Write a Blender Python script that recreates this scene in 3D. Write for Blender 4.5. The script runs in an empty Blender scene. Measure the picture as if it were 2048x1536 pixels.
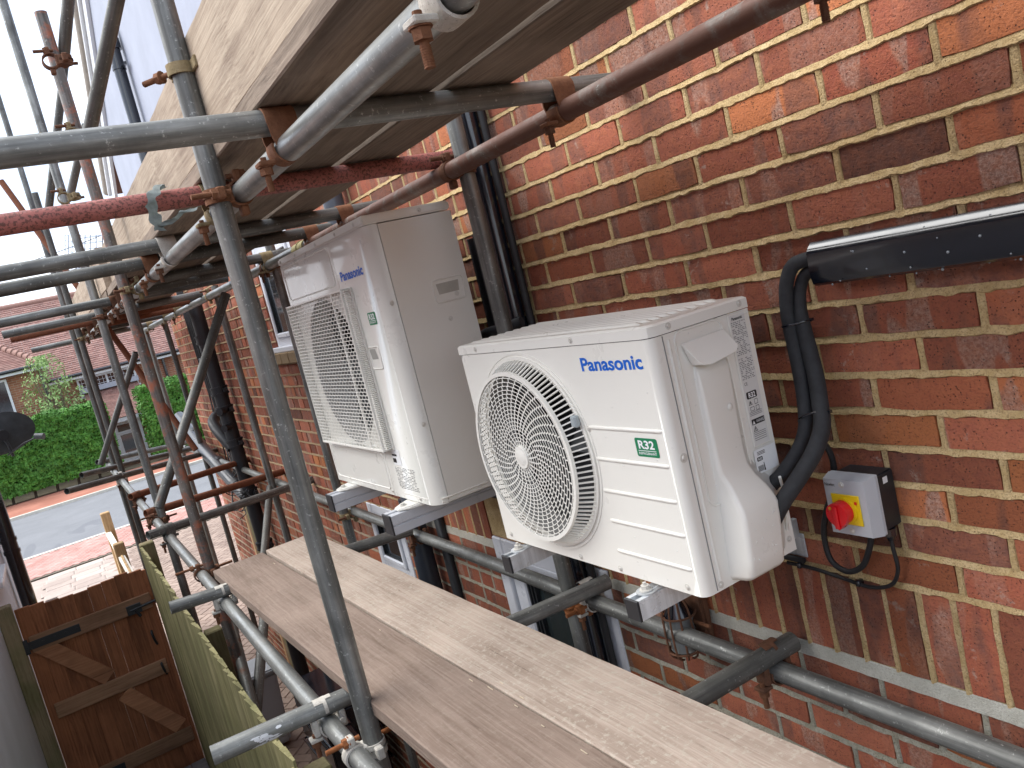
import bpy, bmesh, math, random
from mathutils import Vector, Matrix, noise as mnoise
random.seed(7)
PI = math.pi
S = bpy.context.scene
COL = S.collection

# ------------------------------------------------------------------ camera
cam_d = bpy.data.cameras.new('camera'); cam = bpy.data.objects.new('camera', cam_d); COL.objects.link(cam)
Rr = Vector((0.50403693, 0.83058541, -0.23680087)); Rd = Vector((-0.00804777, -0.26964743, -0.96292549)); Rf = Vector((-0.86364461, 0.48725573, -0.12922791))
M = Matrix(((Rr.x, -Rd.x, -Rf.x), (Rr.y, -Rd.y, -Rf.y), (Rr.z, -Rd.z, -Rf.z))).to_4x4()
M.translation = Vector((1.01628709, -1.34836856, 0.20521775))
cam.matrix_world = M
cam_d.sensor_width = 36; cam_d.lens = 1644.709 / 2048 * 36
cam_d.clip_start = 0.05; cam_d.clip_end = 600
S.camera = cam
# ------------------------------------------------------------------ world, sun, exposure
SUN_EL, SUN_AZ = math.radians(52), math.radians(215)
W = bpy.data.worlds.new('World'); S.world = W; W.use_nodes = True
wt = W.node_tree; wt.nodes.clear()
def wn(t, **k):
    n = wt.nodes.new(t)
    for a, b in k.items(): setattr(n, a, b)
    return n
sky = wn('ShaderNodeTexSky', sky_type='NISHITA', sun_disc=False, sun_elevation=SUN_EL, sun_rotation=SUN_AZ, altitude=50, air_density=1.0, dust_density=1.5)
tc = wn('ShaderNodeTexCoord'); mp = wn('ShaderNodeMapping'); mp.inputs['Scale'].default_value = (1.0, 1.0, 2.2)
nz = wn('ShaderNodeTexNoise'); nz.inputs['Scale'].default_value = 2.3; nz.inputs['Detail'].default_value = 6; nz.inputs['Roughness'].default_value = .55
cr = wn('ShaderNodeValToRGB'); cr.color_ramp.elements[0].position = .36; cr.color_ramp.elements[1].position = .58
cr.color_ramp.elements[0].color = (.30, .30, .30, 1); cr.color_ramp.elements[1].color = (1, 1, 1, 1)
mx = wn('ShaderNodeMix', data_type='RGBA'); bg = wn('ShaderNodeBackground'); wo = wn('ShaderNodeOutputWorld')
bg.inputs['Strength'].default_value = 0.088
wt.links.new(tc.outputs['Generated'], mp.inputs['Vector']); wt.links.new(mp.outputs['Vector'], nz.inputs['Vector'])
wt.links.new(nz.outputs['Fac'], cr.inputs['Fac']); wt.links.new(cr.outputs['Color'], mx.inputs[0])
wt.links.new(sky.outputs['Color'], mx.inputs[6]); 
nz2 = wn('ShaderNodeTexNoise'); nz2.inputs['Scale'].default_value = 4.2; nz2.inputs['Detail'].default_value = 7; wt.links.new(mp.outputs['Vector'], nz2.inputs['Vector'])
cr2 = wn('ShaderNodeValToRGB'); cr2.color_ramp.elements[0].position = .38; cr2.color_ramp.elements[1].position = .62
cr2.color_ramp.elements[0].color = (.42, .49, .62, 1); cr2.color_ramp.elements[1].color = (.82, .85, .90, 1)
vm = wn('ShaderNodeVectorMath', operation='SCALE'); vm.inputs['Scale'].default_value = 9.0
wt.links.new(nz2.outputs['Fac'], cr2.inputs['Fac']); wt.links.new(cr2.outputs['Color'], vm.inputs[0]); wt.links.new(vm.outputs[0], mx.inputs[7])
wt.links.new(mx.outputs[2], bg.inputs['Color']); wt.links.new(bg.outputs[0], wo.inputs[0])
sun_d = bpy.data.lights.new('sun', 'SUN'); sun_d.energy = 1.5; sun_d.angle = math.radians(60); sun_d.color = (1, .97, .92)
sun = bpy.data.objects.new('sun', sun_d); COL.objects.link(sun)
sd = Vector((math.sin(SUN_AZ) * math.cos(SUN_EL), math.cos(SUN_AZ) * math.cos(SUN_EL), math.sin(SUN_EL)))   # towards the sun
sun.rotation_euler = sd.to_track_quat('Z', 'Y').to_euler()
S.view_settings.view_transform = 'Standard'; S.view_settings.look = 'None'; S.view_settings.gamma = 1
S.view_settings.use_curve_mapping = False; S.view_settings.exposure = 1.75

# ------------------------------------------------------------------ object helpers
def link(o, parent=None):
    COL.objects.link(o)
    if parent is not None: o.parent = parent
    return o
def tag(o, label=None, cat=None, group=None, kind=None):
    if label: o['label'] = label
    if cat: o['category'] = cat
    if group: o['group'] = group
    if kind: o['kind'] = kind
    return o
def empty(name, loc, label, cat, group=None, rz=0):
    o = bpy.data.objects.new(name, None); o.location = loc; o.rotation_euler = (0, 0, rz); o.empty_display_size = .1
    COL.objects.link(o); return tag(o, label, cat, group)
def finish(bm, name, mats, parent=None, smooth=False, recalc=True):
    if recalc: bmesh.ops.recalc_face_normals(bm, faces=bm.faces[:])
    me = bpy.data.meshes.new(name); bm.to_mesh(me); bm.free()
    if smooth is True:
        for p in me.polygons: p.use_smooth = True
    if not isinstance(mats, (list, tuple)): mats = [mats]
    for m in mats: me.materials.append(m)
    o = bpy.data.objects.new(name, me)
    if isinstance(smooth, (int, float)) and smooth is not True and smooth is not False:
        for p in me.polygons: p.use_smooth = True
        me.set_sharp_from_angle(angle=math.radians(smooth))
    return link(o, parent)
def box(bm, x0, x1, y0, y1, z0, z1, mi=0, bev=0, seg=1):
    vs = [bm.verts.new((x, y, z)) for x in (x0, x1) for y in (y0, y1) for z in (z0, z1)]
    f = [(0, 1, 3, 2), (4, 6, 7, 5), (0, 4, 5, 1), (2, 3, 7, 6), (0, 2, 6, 4), (1, 5, 7, 3)]
    fs = [bm.faces.new([vs[i] for i in q]) for q in f]
    for q in fs: q.material_index = mi
    if bev:
        es = list({e for q in fs for e in q.edges})
        r = bmesh.ops.bevel(bm, geom=es, offset=bev, segments=seg, affect='EDGES', clamp_overlap=True)
        for q in r['faces']: q.material_index = mi
    return vs
def frame(a, b):
    a = Vector(a); b = Vector(b); z = (b - a).normalized()
    t = Vector((0, 0, 1)) if abs(z.z) < .9 else Vector((1, 0, 0))
    x = t.cross(z).normalized(); y = z.cross(x)
    return a, b, x, y, z
def cyl(bm, a, b, r, r2=None, n=12, caps=True, mi=0):
    a, b, x, y, z = frame(a, b); r2 = r if r2 is None else r2
    A = [bm.verts.new(a + (x * math.cos(t) + y * math.sin(t)) * r) for t in [2 * PI * i / n for i in range(n)]]
    B = [bm.verts.new(b + (x * math.cos(t) + y * math.sin(t)) * r2) for t in [2 * PI * i / n for i in range(n)]]
    for i in range(n):
        f = bm.faces.new((A[i], A[(i + 1) % n], B[(i + 1) % n], B[i])); f.material_index = mi
    if caps:
        f = bm.faces.new(A[::-1]); f.material_index = mi
        f = bm.faces.new(B); f.material_index = mi
def sweep(bm, pts, r, n=10, closed=False, caps=True, mi=0, flat=None):
    P = [Vector(p) for p in pts]; rings = []
    up = Vector((0, 0, 1)); prev = None
    for i, p in enumerate(P):
        if closed: d = P[(i + 1) % len(P)] - P[i - 1]
        else: d = P[min(i + 1, len(P) - 1)] - P[max(i - 1, 0)]
        d.normalize()
        if prev is None:
            t = up if abs(d.z) < .9 else Vector((1, 0, 0)); x = t.cross(d).normalized()
        else: x = (prev - d * prev.dot(d)).normalized()
        prev = x; y = d.cross(x)
        rr = r[i] if isinstance(r, (list, tuple)) else r
        rings.append([bm.verts.new(p + (x * math.cos(t) * rr + y * math.sin(t) * rr * (flat or 1))) for t in [2 * PI * k / n for k in range(n)]])
    m = len(P)
    for i in range(m if closed else m - 1):
        A = rings[i]; B = rings[(i + 1) % m]
        for k in range(n):
            f = bm.faces.new((A[k], A[(k + 1) % n], B[(k + 1) % n], B[k])); f.material_index = mi
    if caps and not closed:
        f = bm.faces.new(rings[0][::-1]); f.material_index = mi; f = bm.faces.new(rings[-1]); f.material_index = mi
def smooth_path(ps, k=6):
    P = [Vector(p) for p in ps]; out = []
    for i in range(len(P) - 1):
        p0 = P[max(i - 1, 0)]; p1 = P[i]; p2 = P[i + 1]; p3 = P[min(i + 2, len(P) - 1)]
        for j in range(k):
            t = j / k
            out.append(.5 * ((2 * p1) + (p2 - p0) * t + (2 * p0 - 5 * p1 + 4 * p2 - p3) * t * t + (-p0 + 3 * p1 - 3 * p2 + p3) * t ** 3))
    out.append(P[-1]); return out
def prism(bm, pts, y0, y1, mi=0, bev=0):
    """pts in x,z ; extruded along y"""
    A = [bm.verts.new((p[0], y0, p[1])) for p in pts]; B = [bm.verts.new((p[0], y1, p[1])) for p in pts]
    fs = [bm.faces.new(A), bm.faces.new(B[::-1])]
    n = len(pts)
    for i in range(n): fs.append(bm.faces.new((A[i], B[i], B[(i + 1) % n], A[(i + 1) % n])))
    for f in fs: f.material_index = mi
    if bev:
        es = list({e for q in fs for e in q.edges}); bmesh.ops.bevel(bm, geom=es, offset=bev, segments=2, affect='EDGES', clamp_overlap=True)
def hexnut(bm, c, d, r=.011, h=.012):
    c = Vector(c); d = Vector(d).normalized(); cyl(bm, c - d * h / 2, c + d * h / 2, r, n=6)

# ------------------------------------------------------------------ material helpers
class NT:
    def __init__(s, name, rough=.6, metal=0., spec=.5, base=(.5, .5, .5)):
        s.m = bpy.data.materials.new(name); s.m.use_nodes = True; s.t = s.m.node_tree
        s.b = s.t.nodes['Principled BSDF']; s.b.inputs['Roughness'].default_value = rough
        s.b.inputs['Metallic'].default_value = metal; s.b.inputs['Specular IOR Level'].default_value = spec
        s.b.inputs['Base Color'].default_value = (*base, 1)
        s._pos = s._obj = None
    def n(s, t, **k):
        x = s.t.nodes.new(t)
        for a, b in k.items(): setattr(x, a, b)
        return x
    def l(s, a, b): s.t.links.new(a, b)
    @property
    def pos(s):
        if not s._pos: s._pos = s.n('ShaderNodeNewGeometry').outputs['Position']
        return s._pos
    @property
    def obj(s):
        if not s._obj: s._obj = s.n('ShaderNodeTexCoord').outputs['Object']
        return s._obj
    def rnd(s): return s.n('ShaderNodeObjectInfo').outputs['Random']
    def attr(s, nm): return s.n('ShaderNodeAttribute', attribute_name=nm).outputs['Fac']
    def map(s, v, sc=(1, 1, 1), rot=(0, 0, 0), loc=(0, 0, 0)):
        q = s.n('ShaderNodeMapping'); q.inputs['Scale'].default_value = sc; q.inputs['Rotation'].default_value = rot; q.inputs['Location'].default_value = loc
        s.l(v, q.inputs['Vector']); return q.outputs[0]
    def noise(s, v, scale=5, det=4, rough=.55, dist=0, w=None):
        q = s.n('ShaderNodeTexNoise'); q.inputs['Scale'].default_value = scale; q.inputs['Detail'].default_value = det
        q.inputs['Roughness'].default_value = rough; q.inputs['Distortion'].default_value = dist
        if w is not None:
            q.noise_dimensions = '4D'; s.l(w, q.inputs['W'])
        s.l(v, q.inputs['Vector']); return q.outputs['Fac']
    def vor(s, v, scale=5, feat='F1', out='Distance'):
        q = s.n('ShaderNodeTexVoronoi', feature=feat); q.inputs['Scale'].default_value = scale; s.l(v, q.inputs['Vector']); return q.outputs[out]
    def ramp(s, f, stops, const=False):
        q = s.n('ShaderNodeValToRGB'); e = q.color_ramp.elements
        if const: q.color_ramp.interpolation = 'CONSTANT'
        while len(e) < len(stops): e.new(.5)
        for i, (p, c) in enumerate(stops):
            e[i].position = p; e[i].color = (c, c, c, 1) if isinstance(c, (int, float)) else (*c, 1)
        s.l(f, q.inputs['Fac']); return q.outputs['Color']
    def mix(s, f, a, b, mode='MIX'):
        q = s.n('ShaderNodeMix', data_type='RGBA', blend_type=mode)
        for i, v in ((0, f), (6, a), (7, b)):
            if hasattr(v, 'links'): s.l(v, q.inputs[i])
            elif i == 0: q.inputs[0].default_value = v
            else: q.inputs[i].default_value = (*v, 1) if len(v) == 3 else v
        return q.outputs[2]
    def math(s, op, a, b=0., c=None):
        q = s.n('ShaderNodeMath', operation=op)
        for i, v in enumerate((a, b) if c is None else (a, b, c)):
            if hasattr(v, 'links'): s.l(v, q.inputs[i])
            else: q.inputs[i].default_value = v
        return q.outputs[0]
    def col(s, c): s.l(c, s.b.inputs['Base Color'])
    def rough(s, r): s.l(r, s.b.inputs['Roughness'])
    def bump(s, h, dist=.002, st=1.):
        q = s.n('ShaderNodeBump'); q.inputs['Distance'].default_value = dist; q.inputs['Strength'].default_value = st
        s.l(h, q.inputs['Height']); s.l(q.outputs[0], s.b.inputs['Normal'])
def simple(name, base, rough=.5, metal=0, var=.12, scale=20, bump=0.):
    m = NT(name, rough, metal); f = m.noise(m.pos, scale, 5)
    m.col(m.mix(m.ramp(f, [(.3, 0.), (.7, 1.)]), tuple(c * (1 - var) for c in base), tuple(min(1, c * (1 + var)) for c in base)))
    if bump: m.bump(f, bump)
    return m.m
def m_brick():
    m = NT('brick', .88, 0, .25)
    r = m.math('FRACT', m.math('ADD', m.rnd(), m.attr('bk')))
    base = m.ramp(r, [(0, (.10, .05, .042)), (.06, (.17, .065, .048)), (.14, (.24, .075, .048)), (.4, (.29, .085, .052)), (.6, (.33, .11, .068)), (.78, (.27, .070, .045)), (.9, (.38, .125, .055)), (1., (.46, .17, .06))])
    sep = m.n('ShaderNodeSeparateXYZ'); m.l(m.pos, sep.inputs[0])
    w = m.math('MULTIPLY', r, 37.)
    v = m.n('ShaderNodeCombineXYZ'); m.l(m.math('MULTIPLY', sep.outputs[0], 14.), v.inputs[0]); m.l(m.math('MULTIPLY', sep.outputs[2], 3.), v.inputs[2])
    band = m.noise(v.outputs[0], 1.0, 2, .4, .0, w)
    bmask = m.ramp(band, [(.53, 0.), (.555, 1.)])
    amt = m.ramp(m.math('FRACT', m.math('MULTIPLY', r, 7.3)), [(.2, .10), (.5, .55), (1, .95)])
    base = m.mix(m.math('MULTIPLY', bmask, amt), base, m.mix(m.ramp(m.noise(m.pos, 150, 4, .8), [(.42, 0.), (.6, 1.)]), (.22, .125, .095), (.40, .29, .235)))
    dk = m.ramp(m.noise(v.outputs[0], .8, 2, .4, 0, m.math('MULTIPLY', r, 91.)), [(.56, 0.), (.6, .75)])
    base = m.mix(dk, base, (.13, .065, .055))
    blot = m.noise(m.pos, 42, 6, .65); base = m.mix(m.ramp(blot, [(.3, 0.), (.75, .55)]), base, (.43, .155, .075))
    fine = m.noise(m.pos, 220, 3, .7); base = m.mix(m.ramp(fine, [(.28, .7), (.48, 0.)]), base, (.10, .045, .035))
    pits = m.ramp(m.vor(m.pos, 150), [(.0, 1.), (.14, 1.), (.22, 0.)]); pm = m.math('MULTIPLY', pits, m.ramp(m.noise(m.pos, 24, 3), [(.44, 0.), (.54, 1.)]))
    base = m.mix(m.math('MULTIPLY', pm, .8), base, (.045, .03, .028))
    eff = m.ramp(m.noise(m.pos, 13, 8, .75), [(.60, 0.), (.66, .7)]); base = m.mix(eff, base, (.36, .28, .23))
    base = m.mix(1., base, m.ramp(m.math('FRACT', m.math('MULTIPLY', r, 13.7)), [(0, .72), (.5, 1.), (1, 1.35)]), 'MULTIPLY')
    m.col(base)
    h = m.math('SUBTRACT', m.math('ADD', m.math('MULTIPLY', blot, .6), m.math('MULTIPLY', fine, .35)), m.math('MULTIPLY', pm, .6))
    m.bump(h, .006, 1.); m.rough(m.ramp(blot, [(.3, .75), (.8, .95)]))
    return m.m
def m_mortar(name, a, b, c):
    m = NT(name, .95, 0, .2); f = m.noise(m.pos, 26, 8, .7); g = m.noise(m.pos, 260, 3, .7)
    x = m.mix(m.ramp(f, [(.38, 0.), (.62, 1.)]), a, b); x = m.mix(m.ramp(g, [(.34, .75), (.5, 0.)]), x, c); x = m.mix(m.ramp(m.noise(m.pos, 7, 5, .6), [(.5, 0.), (.7, .45)]), x, tuple(q * .62 for q in a))
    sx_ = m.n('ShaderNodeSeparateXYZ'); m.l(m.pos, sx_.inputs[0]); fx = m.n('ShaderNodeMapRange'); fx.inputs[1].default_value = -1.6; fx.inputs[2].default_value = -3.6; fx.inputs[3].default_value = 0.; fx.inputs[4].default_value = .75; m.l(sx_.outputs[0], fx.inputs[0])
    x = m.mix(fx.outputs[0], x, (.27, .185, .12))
    x = m.mix(m.ramp(m.vor(m.pos, 70), [(.06, .8), (.1, 0.)]), x, tuple(q * .4 for q in c))
    m.col(x); m.bump(m.math('ADD', m.math('MULTIPLY', f, .5), g), .004, 1.); return m.m
def m_galv(name, tone=(.27, .285, .275), rust=0., dark=.42, rustc=(.20, .075, .035), metal=.4, rough=.45):
    m = NT(name, rough, metal, .5)
    off = m.math('MULTIPLY', m.rnd(), 50.)
    st = m.noise(m.map(m.obj, (60, 60, 3)), 1, 5, .6, 0, off); bl = m.noise(m.obj, 9, 5, .6, .4, off); fn = m.noise(m.obj, 90, 4, .7, 0, off)
    x = m.mix(m.ramp(st, [(.36, 0.), (.64, 1.)]), tuple(c * dark for c in tone), tuple(c * 1.3 for c in tone))
    x = m.mix(m.ramp(bl, [(.35, .6), (.6, 0.)]), x, tuple(c * dark * .8 for c in tone))
    x = m.mix(m.ramp(fn, [(.60, 0.), (.67, .7)]), x, (.50, .51, .48))
    x = m.mix(m.ramp(m.noise(m.obj, 3.3, 4, .6, .3, off), [(.6, 0.), (.72, .22)]), x, (.33, .26, .20))
    if rust:
        x = m.mix(m.ramp(m.noise(m.obj, 14, 7, .7, .3, off), [(.62 - rust * .45, 1.), (.78 - rust * .45, 0.)] if False else [(.75 - rust * .6, 0.), (.88 - rust * .6, 1.)]), x, rustc)
    tn = m.ramp(m.rnd(), [(0, .72), (1, 1.12)]); x = m.mix(1., x, tn, 'MULTIPLY')
    m.col(x); m.rough(m.ramp(bl, [(.3, rough + .15), (.7, rough - .08)])); m.bump(m.math('ADD', st, fn), .0006, .7); return m.m
def m_rust(name, a, b, metal=.15):
    m = NT(name, .85, metal, .3); f = m.noise(m.obj, 45, 7, .7); g = m.noise(m.obj, 260, 3, .7)
    x = m.mix(m.ramp(f, [(.3, 0.), (.7, 1.)]), a, b); x = m.mix(m.ramp(g, [(.6, 0.), (.7, .5)]), x, (.05, .03, .02)); m.col(x); m.bump(m.math('ADD', f, g), .0015, 1.); return m.m
def m_redpaint():
    m = NT('red_paint', .6, 0, .4); f = m.noise(m.obj, 95, 4, .65); g = m.noise(m.obj, 7, 4, .6)
    x = m.mix(m.ramp(g, [(.3, 0.), (.7, 1.)]), (.30, .085, .068), (.42, .155, .13))
    x = m.mix(m.ramp(m.noise(m.obj, 130, 5, .7), [(.50, 0.), (.56, .85)]), x, (.10, .045, .035)); m.col(x); m.bump(f, .001, 1.); return m.m
def m_wood(name, a, b, c, axis=0, gs=1., bump=.0015, spots=0., rough=.85, green=0.):
    m = NT(name, rough, 0, .25)
    sc = [120 * gs, 120 * gs, 120 * gs]; sc[axis] = 2.6 * gs
    off = m.math('MULTIPLY', m.rnd(), 23.)
    warp = m.noise(m.obj, 2.2, 3, .5, .6, off)
    vv = m.n('ShaderNodeVectorMath', operation='ADD'); m.l(m.map(m.obj, tuple(sc)), vv.inputs[0])
    wv = m.n('ShaderNodeCombineXYZ'); wm = m.math('MULTIPLY', warp, 5.)
    for i in range(3): m.l(wm, wv.inputs[i])
    m.l(wv.outputs[0], vv.inputs[1])
    g = m.noise(vv.outputs[0], 1, 6, .6, 0, off); g2 = m.noise(m.map(m.obj, tuple(q * (.16 if i_ != axis else .5) for i_, q in enumerate(sc))), 1, 5, .6, .25, off)
    big = m.noise(m.obj, 3.5, 5, .6, .2, off)
    x = m.mix(m.ramp(g, [(.38, 0.), (.6, 1.)]), a, b); x = m.mix(m.ramp(g2, [(.36, .55), (.52, 0.)]), x, c); x = m.mix(m.ramp(g, [(.30, .8), (.36, 0.)]), x, tuple(q * .55 for q in c))
    x = m.mix(m.ramp(big, [(.42, 0.), (.66, .45)]), x, tuple(min(1, q * 1.35) for q in b))
    if spots: x = m.mix(m.math('MULTIPLY', m.ramp(m.noise(m.obj, 55, 8, .75), [(.52, 0.), (.60, 1.)]), spots), x, (.52, .46, .38))
    if green: x = m.mix(m.math('MULTIPLY', m.ramp(m.noise(m.obj, 5, 4), [(.4, 0.), (.6, 1.)]), green), x, (.10, .12, .035))
    rr = m.ramp(m.rnd(), [(0, .78), (1, 1.15)]); x = m.mix(1., x, rr, 'MULTIPLY')
    m.col(x); m.bump(m.math('ADD', m.math('MULTIPLY', g, .8), m.math('MULTIPLY', g2, .6)), bump, 1.); return m.m
def m_plastic(name, base, rough=.35, var=.05, spec=.5, coat=0.):
    m = NT(name, rough, 0, spec); f = m.noise(m.pos, 6, 5, .6)
    m.col(m.mix(m.ramp(f, [(.35, 0.), (.7, 1.)]), tuple(c * (1 - var) for c in base), base))
    m.rough(m.ramp(m.noise(m.pos, 11, 5, .65), [(.3, max(.05, rough - .07)), (.7, rough + .1)]))
    if coat: m.b.inputs['Coat Weight'].default_value = coat; m.b.inputs['Coat Roughness'].default_value = .1
    return m.m
def m_glass(name, tint=(.02, .025, .03)):
    m = NT(name, .06, 0, .9, tint); return m.m

BRICK = m_brick()
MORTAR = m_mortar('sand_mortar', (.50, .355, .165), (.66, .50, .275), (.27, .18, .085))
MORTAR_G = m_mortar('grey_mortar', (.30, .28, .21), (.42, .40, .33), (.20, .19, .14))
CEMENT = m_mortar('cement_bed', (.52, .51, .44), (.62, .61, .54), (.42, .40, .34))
GALV = m_galv('galvanised_tube', (.245, .25, .235))
GALV_L = m_galv('galvanised_light', (.29, .295, .28), dark=.55, rough=.36, metal=.55)
GALV_D = m_galv('weathered_tube', (.17, .17, .155), rust=.25, dark=.55, metal=.4, rough=.5)
GALV_B = m_galv('brown_tube', (.20, .165, .14), rust=.62, rustc=(.13, .062, .042), dark=.6, metal=.25, rough=.6)
RUSTY_T = m_rust('rusty_tube', (.16, .062, .038), (.26, .10, .05))
ORANGE_T = m_galv('orange_patched_tube', (.22, .20, .18), rust=.42, rustc=(.42, .15, .085), metal=.3)
RED = m_redpaint()
RUST = m_rust('rust', (.15, .065, .034), (.27, .125, .065))
RUST_O = m_rust('orange_rust', (.24, .085, .032), (.38, .15, .055))
RUST_D = m_rust('dark_rust', (.10, .052, .032), (.20, .09, .05))
CLIP_T = m_rust('tan_clip', (.22, .17, .09), (.36, .29, .17), .3)
CLIP_W = m_rust('pale_clip', (.50, .47, .41), (.66, .63, .57), .2)
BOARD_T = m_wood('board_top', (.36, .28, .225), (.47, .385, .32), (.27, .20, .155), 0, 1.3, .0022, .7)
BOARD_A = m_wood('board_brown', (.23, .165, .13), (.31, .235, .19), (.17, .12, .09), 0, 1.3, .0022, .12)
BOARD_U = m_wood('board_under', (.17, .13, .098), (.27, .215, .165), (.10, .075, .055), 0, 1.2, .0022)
BOARD_S = m_wood('toe_board_wood', (.27, .21, .155), (.40, .33, .25), (.18, .13, .095), 0, 1.2, .0022)
GATE_W = m_wood('gate_wood', (.21, .078, .036), (.33, .13, .06), (.115, .045, .024), 2, .9, .001)
GATE_R = m_wood('gate_rail_wood', (.21, .105, .06), (.31, .175, .105), (.13, .07, .042), 1, .9, .001, green=.08)
GATE_B = m_wood('gate_brace_wood', (.30, .13, .065), (.42, .20, .105), (.18, .08, .045), 1, .9, .001)
FENCE_W = m_wood('green_fence_wood', (.19, .17, .075), (.30, .27, .14), (.12, .11, .05), 2, .9, .0015, green=.3)
FENCE_P = m_wood('post_wood', (.17, .13, .075), (.25, .20, .12), (.10, .085, .05), 2, .9, .001, green=.4)
FENCE_B = m_wood('brown_fence_wood', (.36, .22, .10), (.50, .34, .18), (.26, .16, .08), 2, .9, .001)
CREAM = m_plastic('cream_enamel', (.80, .79, .735), .32, .03, .5, .25)
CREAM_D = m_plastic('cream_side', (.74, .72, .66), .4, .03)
DARK_IN = m_plastic('dark_inside', (.012, .013, .013), .8)
FAN = m_plastic('fan_grey', (.035, .037, .04), .5)
BLUE_P = m_plastic('blue_print', (.0, .12, .60), .4)
GREEN_P = m_plastic('green_print', (.01, .20, .085), .4)
BLACK_P = m_plastic('black_print', (.02, .02, .02), .5)
GREY_P = m_plastic('grey_print', (.22, .22, .22), .5)
WHITE_P = m_plastic('white_print', (.85, .87, .88), .35)
SILVER = m_galv('zinc_strut', (.62, .65, .67), dark=.85, metal=.25, rough=.3)
ALU = m_plastic('aluminium_rail', (.52, .54, .58), .3)
SCREW = m_plastic('screw_zinc', (.62, .60, .55), .3)
BLK = m_plastic('black_plastic', (.008, .010, .016), .16, .1, .6, .6)
BLK_M = m_plastic('black_cast', (.020, .022, .026), .45, .2)
BLUEGREY = m_plastic('grey_blue_pipe', (.10, .115, .14), .35)
FOAM = simple('foam_lagging', (.022, .023, .026), .75, 0, .25, 60, .0012)
CABLE = simple('cable_sheath', (.018, .018, .02), .55, 0, .2, 40)
GREY_BOX = m_plastic('grey_lid', (.52, .54, .57), .4)
YEL = m_plastic('yellow_plate', (.85, .60, .01), .35)
REDK = m_plastic('red_knob', (.72, .008, .015), .3)
UPVC = m_plastic('white_upvc', (.70, .72, .77), .3, .06)
UPVC_F = m_plastic('white_trim', (.80, .83, .86), .3, .04)
RENDER_W = simple('white_render', (.68, .71, .80), .85, 0, .07, 3.0)
GLASS = m_glass('window_glass')
SILL_M = m_mortar('mossy_tile', (.26, .21, .09), (.36, .30, .14), (.14, .14, .05))
CONC = simple('kerb_concrete', (.55, .52, .45), .9, 0, .12, 8)

# ------------------------------------------------------------------ ground and street
GZ = -2.95
def slab(name, x0, x1, y0, y1, z, m, kind='structure', t=.0):
    bm = bmesh.new(); 
    if t: box(bm, x0, x1, y0, y1, z - t, z)
    else:
        bm.faces.new([bm.verts.new(p) for p in ((x0, y0, z), (x1, y0, z), (x1, y1, z), (x0, y1, z))])
    o = finish(bm, name, m); o['kind'] = kind; return o
def m_ground():
    m = NT('earth', .95); f = m.noise(m.pos, 3, 6, .6); m.col(m.mix(f, (.10, .09, .06), (.20, .17, .11))); m.bump(f, .02); return m.m
slab('ground', -260, 60, -200, 200, GZ - .03, m_ground())
def m_asphalt():
    m = NT('asphalt', .85, 0, .4); f = m.noise(m.pos, 1.1, 6, .65, .5); g = m.noise(m.pos, 90, 3)
    x = m.mix(m.ramp(f, [(.3, 0.), (.7, 1.)]), (.165, .17, .18), (.21, .215, .225)); x = m.mix(m.ramp(g, [(.35, .3), (.5, 0.)]), x, (.12, .12, .13))
    x = m.mix(m.ramp(m.noise(m.map(m.pos, (.5, 2., 1)), .55, 2), [(.62, 0.), (.64, .5)]), x, (.12, .125, .14)); m.col(x); m.bump(g, .004); return m.m
slab('road', -24.3, -17.85, -60, 60, GZ - .002, m_asphalt())
def m_paver(name, a, b, j):
    m = NT(name, .9, 0, .3); r = m.math('FRACT', m.math('ADD', m.rnd(), m.attr('bk'))); f = m.noise(m.pos, 30, 6, .7); g = m.noise(m.pos, 1.3, 4)
    x = m.mix(r, a, b); x = m.mix(m.ramp(f, [(.35, .35), (.6, 0.)]), x, j); x = m.mix(m.ramp(g, [(.4, 0.), (.7, .4)]), x, tuple(min(1, q * 1.4) for q in b)); m.col(x); m.bump(f, .003, .8); return m.m
PAV_BR = m_paver('brown_block', (.23, .165, .135), (.35, .265, .215), (.13, .10, .08))
PAV_RED = m_paver('red_block', (.40, .20, .165), (.52, .31, .27), (.22, .14, .12))
PAV_ORG = m_paver('orange_brick_paving', (.34, .13, .085), (.44, .20, .14), (.24, .12, .09))
PAV_CONC = m_paver('pale_slab', (.35, .28, .24), (.45, .38, .33), (.26, .20, .17))
JOINT = simple('sandy_joint', (.16, .13, .095), .95, 0, .3, 40)
slab('driveway', -15.5, 4, -1.9, 1.6, GZ - .016, JOINT)
slab('forecourt', -15.5, -12.2, -9, 9, GZ - .022, PAV_CONC)
slab('near_pavement', -17.7, -15.5, -30, 30, GZ + .00, JOINT)
slab('far_pavement', -27.4, -24.45, -40, 40, GZ + .06, PAV_ORG)
slab('near_kerb', -17.85, -17.7, -30, 30, GZ + .02, CONC, t=.12)
slab('far_kerb', -24.45, -24.3, -40, 40, GZ + .075, CONC, t=.12)

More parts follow.
